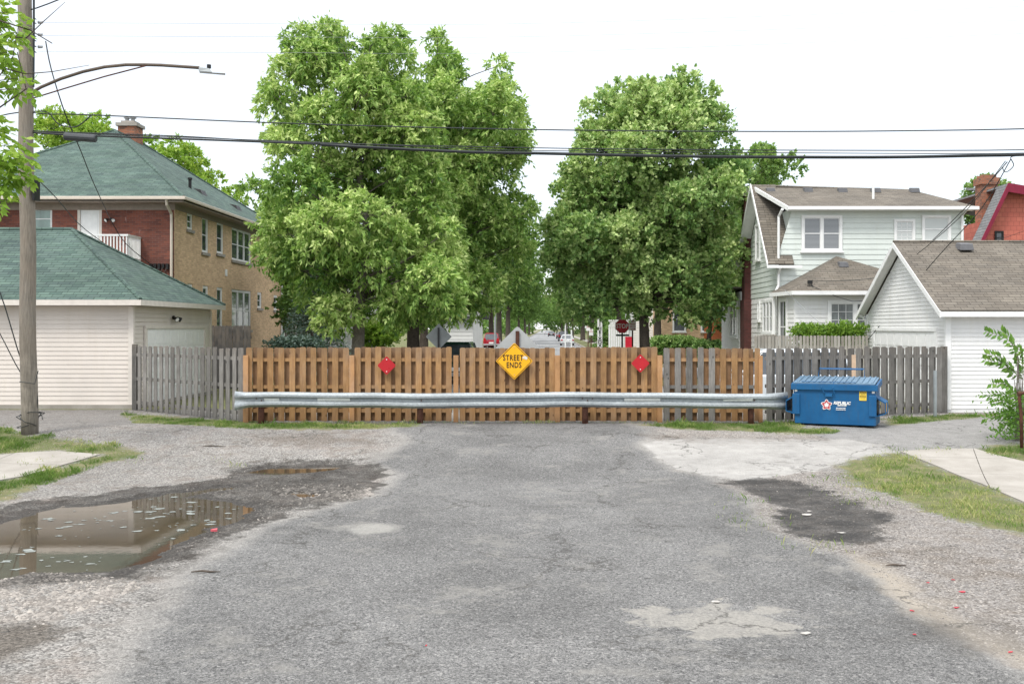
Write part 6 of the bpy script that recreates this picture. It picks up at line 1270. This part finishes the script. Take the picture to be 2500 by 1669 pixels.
q = MB(); q.hexa([PP(458, 168, -.55), PP(517, 173, -.55), PP(517, 173, -.2), PP(458, 168, -.2), PP(458, 165.3, -.55), PP(517, 168.5, -.55), PP(517, 168.5, -.2), PP(458, 165.3, -.2)]); q.build('lamp_head', flat('lamp_grey', (.13, .13, .12), .5), t)
q = MB(); q.tube([PP(479.5, 157, -.38), PP(479.5, 149, -.38)], .045, 10); q.build('photocell', M['black'], t)
def wire(label, pts, r, Y=None, mat='cable', name='cable', cat='wire', group=None, sub=4):
    pp = [P(p[0], p[1], p[2] if len(p) > 2 else YP) for p in pts]; out = []
    for i in range(len(pp)-1):
        p0 = pp[max(i-1, 0)]; p1 = pp[i]; p2 = pp[i+1]; p3 = pp[min(i+2, len(pp)-1)]
        for j in range(sub):
            s = j/sub; out.append(.5*((2*p1)+(p2-p0)*s+(2*p0-5*p1+4*p2-p3)*s*s+(3*p1-p0-3*p2+p3)*s**3))
    out.append(pp[-1]); q = MB(); q.tube(out, r, 6); o = q.build(name, M[mat], None, smooth=True, origin=pp[0]); return tag(o, label, cat, group)
W = 'wires strung from the utility pole'
wire('upper single black wire crossing below the treetops', [(-40, 275), (45, 258), (110, 262), (210, 264), (600, 281), (1000, 293), (1400, 300), (1800, 302), (2100, 300), (2420, 294), (3300, 268)], .014, group=W)
wire('slack loop of black wire beside the pole top of the brick house roof', [(78, 256), (110, 258), (135, 285), (175, 291), (210, 264)], .014)
wire('middle thin wire running just above the thick cable', [(50, 296), (110, 302), (400, 312), (640, 325), (1000, 335), (1400, 342), (1900, 345), (2420, 343), (3300, 322)], .012, group=W)
wire('thick black cable sleeve sagging across the whole picture', [(40, 300), (110, 307), (220, 312), (500, 322), (735, 331)], .022, group=W)
wire('thickest grey black cable over the street from tree to right edge', [(735, 332), (1030, 347), (1240, 352), (1600, 359), (2000, 361), (2250, 357), (2420, 353), (3300, 326)], .036, group=W)
wire('slender lashed wire beside the thick cable', [(45, 302), (220, 308), (600, 322), (1000, 338), (1240, 346), (2000, 352), (2420, 350), (3300, 322)], .01, group=W)
q = MB(); a = PP(148, 313, -.03); b = PP(221, 318, -.03); q.tube([a, a+(b-a)*.03, b-(b-a)*.03, b], [.07, .088, .088, .07], 12); tag(q.build('splice_case', flat('splice_grey', (.05, .055, .06), .5), None, smooth=False, origin=a), 'long dark splice case hanging on the cable near the pole', 'splice case')
wire('frayed service wire drooping from pole arm to the brick house wall', [(105, 95), (118, 160), (150, 262), (185, 345, 24), (215, 420, 28), (252, 500, 36), (270, 532, 38.8)], .013)
wire('long service wire from the pole to the meters of the brick house', [(252, 500, 36), (290, 560, 37), (370, 625, 38.8)], .014)
wire('thin service wire from the pole down to the white balcony', [(80, 405), (130, 455, 25), (200, 530, 31), (320, 612, 38.5)], .012)
wire('dark wire slanting down the left side onto the pole foot', [(-40, 610), (0, 670), (50, 830), (84, 900), (82, 960)], .013, mat='cable')
wire('lower dark wire slanting down the left side onto the pole foot', [(-40, 700), (0, 765), (45, 850), (80, 890)], .011)
wire('short wire leaving the top left corner', [(-30, 34), (60, 26), (150, -6)], .014)
for i, (y0, y1, n2) in enumerate(((52, 30, 'highest'), (82, 62, 'middle'), (118, 92, 'lowest'))):
    wire('%s of three faint high wires against the sky' % n2, [(88, y0), (600, y0+3, 24), (1300, y0+1, 28), (2420, y1-18, 32), (3300, y1-60, 34)], .0035, mat='cable_g', group='faint high wires')
q = MB(); 
for (xd, yd, Y) in ((1324, 82, 28), (1690, 121, 30)): pass
# service drops on the right
YRr = 24.5
wire('service drop from the thick cable to the pale house corner', [(2310, 372, 22), (2240, 450, 26), (2130, 560, 31), (1990, 690, 35), (1860, 655, 35.8)], .012)
wire('second service drop running to the bay gutter of the pale house', [(2306, 370, 22), (2200, 500, 27), (2060, 615, 31), (1990, 640, 33), (1860, 645, 35.8)], .010)
wire('third service drop passing over the white garage gable', [(2318, 366, 22), (2250, 480, 25), (2150, 590, 28), (2040, 720, 32), (1990, 780, 33)], .012)
wire('thin wire from the bay corner down to the hedge', [(1800, 665, 35.9), (1880, 740, 35), (1960, 790, 34.5)], .008, mat='cable_g')
wire('loop of loose wire under the right cable end', [(2310, 372), (2300, 385), (2308, 395), (2325, 380), (2318, 362), (2330, 358)], .010)
wire('sagging wire crossing to the red house', [(2000, 660, 34), (2150, 600, 38), (2349, 530, 43.5)], .009, mat='cable')

# rusty pipe rail at the right edge
pb2 = G(2340, 1045); x_, y_ = pb2; zt = P(2337, 903, y_).z; t = thing('pipe_rail', 'rusty bent pipe rail at the right edge in front of the sapling', 'railing', (x_, y_, 0))
q = MB(); q.tube([(x_+.03, y_, -.1), (x_+.02, y_, .6), (x_-.02, y_, zt-.08), (x_+.0, y_, zt-.0), (x_+.08, y_, zt+.02), (x_+1.2, y_, zt+.02)], .032, 10); q.build('pipe', M['rust'], t, smooth=True); q = MB(); q.tube([(x_-.05, y_, zt), (x_+.02, y_, zt+.01)], .045, 10); q.build('coupling', M['rust'], t)

# ------------------------------------------------------------------ small litter
def shard(name, label, cat, xd, yd, s, mat, rz, group=None, th=.004, asp=.4):
    x, y = G(xd, yd); z = float(height(np.array([x]), np.array([y]))[0])+.004; q = MB(); n = 7; pts = []
    for i in range(n): a = 2*math.pi*i/n; r = s*random.uniform(.6, 1.1); px, py = r*math.cos(a), r*asp*math.sin(a); pts.append((x+px*math.cos(rz)-py*math.sin(rz), y+px*math.sin(rz)+py*math.cos(rz), z+random.uniform(0, .006)))
    q.prism(pts, (0, 0, th)); return tag(q.build(name, mat, origin=(x, y, z)), label, cat, group)
red_p = flat('red_plastic', (.5, .03, .05), .4)
for i, (xd, yd, s) in enumerate(((2128, 1337, .022), (2187, 1331, .025), (2207, 1358, .045), (2194, 1395, .03), (2092, 1402, .028), (2317, 1497, .028), (2098, 1458, .018), (978, 1482, .012))):
    shard('plastic_shard', ['red plastic shard, upper left of the scatter on the right gravel', 'red plastic shard, topmost on the right gravel', 'largest red plastic shard on the right gravel', 'red plastic shard just below the largest one', 'red plastic shard beside the sandy streak', 'red plastic shard nearest the lower right corner', 'small red shard on the dark stain at lower right', 'tiny red shard on the asphalt at lower centre'][i], 'shard', xd, yd, s, red_p, random.uniform(-.6, .6), 'red plastic shards on the ground', .006)
shard('can', 'crushed pink can at the edge of the big puddle', 'litter', 492, 1216, .06, flat('pink_can', (.6, .12, .14), .4), .4, None, .03, .7)
for (xd, yd, s, rz, lab) in ((472, 1315, .16, .05, 'dark charred stick lying on the asphalt below the puddle'), (492, 1024, .25, -.1, 'thin brown twig on the pale gravel near the fence'), (2055, 1299, .12, .1, 'dark flat splinter on the damp patch at right')):
    x, y = G(xd, yd); gg = gz(x, y); q = MB(); q.tube([(x-s, y-s*rz, gg+.015), (x-s*.3, y+.01, gg+.022), (x+s*.4, y-.01, gg+.018), (x+s, y+s*rz, gg+.014)], [.006, .013, .011, .004], 6); tag(q.build('stick', M['bark'], origin=(x, y, gg)), lab, 'stick')
for (xd, yd, s, lab) in ((1970, 1254, .09, 'pale flat stone in the middle of the damp right patch'), (2095, 1286, .06, 'small pale stone right of the damp patch'), (2180, 1303, .07, 'flat pale stone on the right gravel'), (1852, 1456, .05, 'slate grey chip below the pale asphalt patch'), (2272, 1336, .09, 'half buried grey stone at far right')):
    pass
stn = flat('pale_stone', (.40, .38, .35), .9, var=.15, scale=30)
for (xd, yd, s, lab) in ((1851, 1178, .09, 'pale flat stone in the middle of the damp right patch'), (1857, 1170, .04, 'tiny pale stone behind the flat stone on the damp patch'), (1931, 1219, .06, 'pale stone at the right of the damp patch'), (1848, 1455, .05, 'grey chip below the pale asphalt patch'), (1640, 1383, .05, 'pale chip above the worn asphalt patch')):
    shard('stone', lab, 'stone', xd, yd, s, stn, .1, 'loose stones', .007, .8)
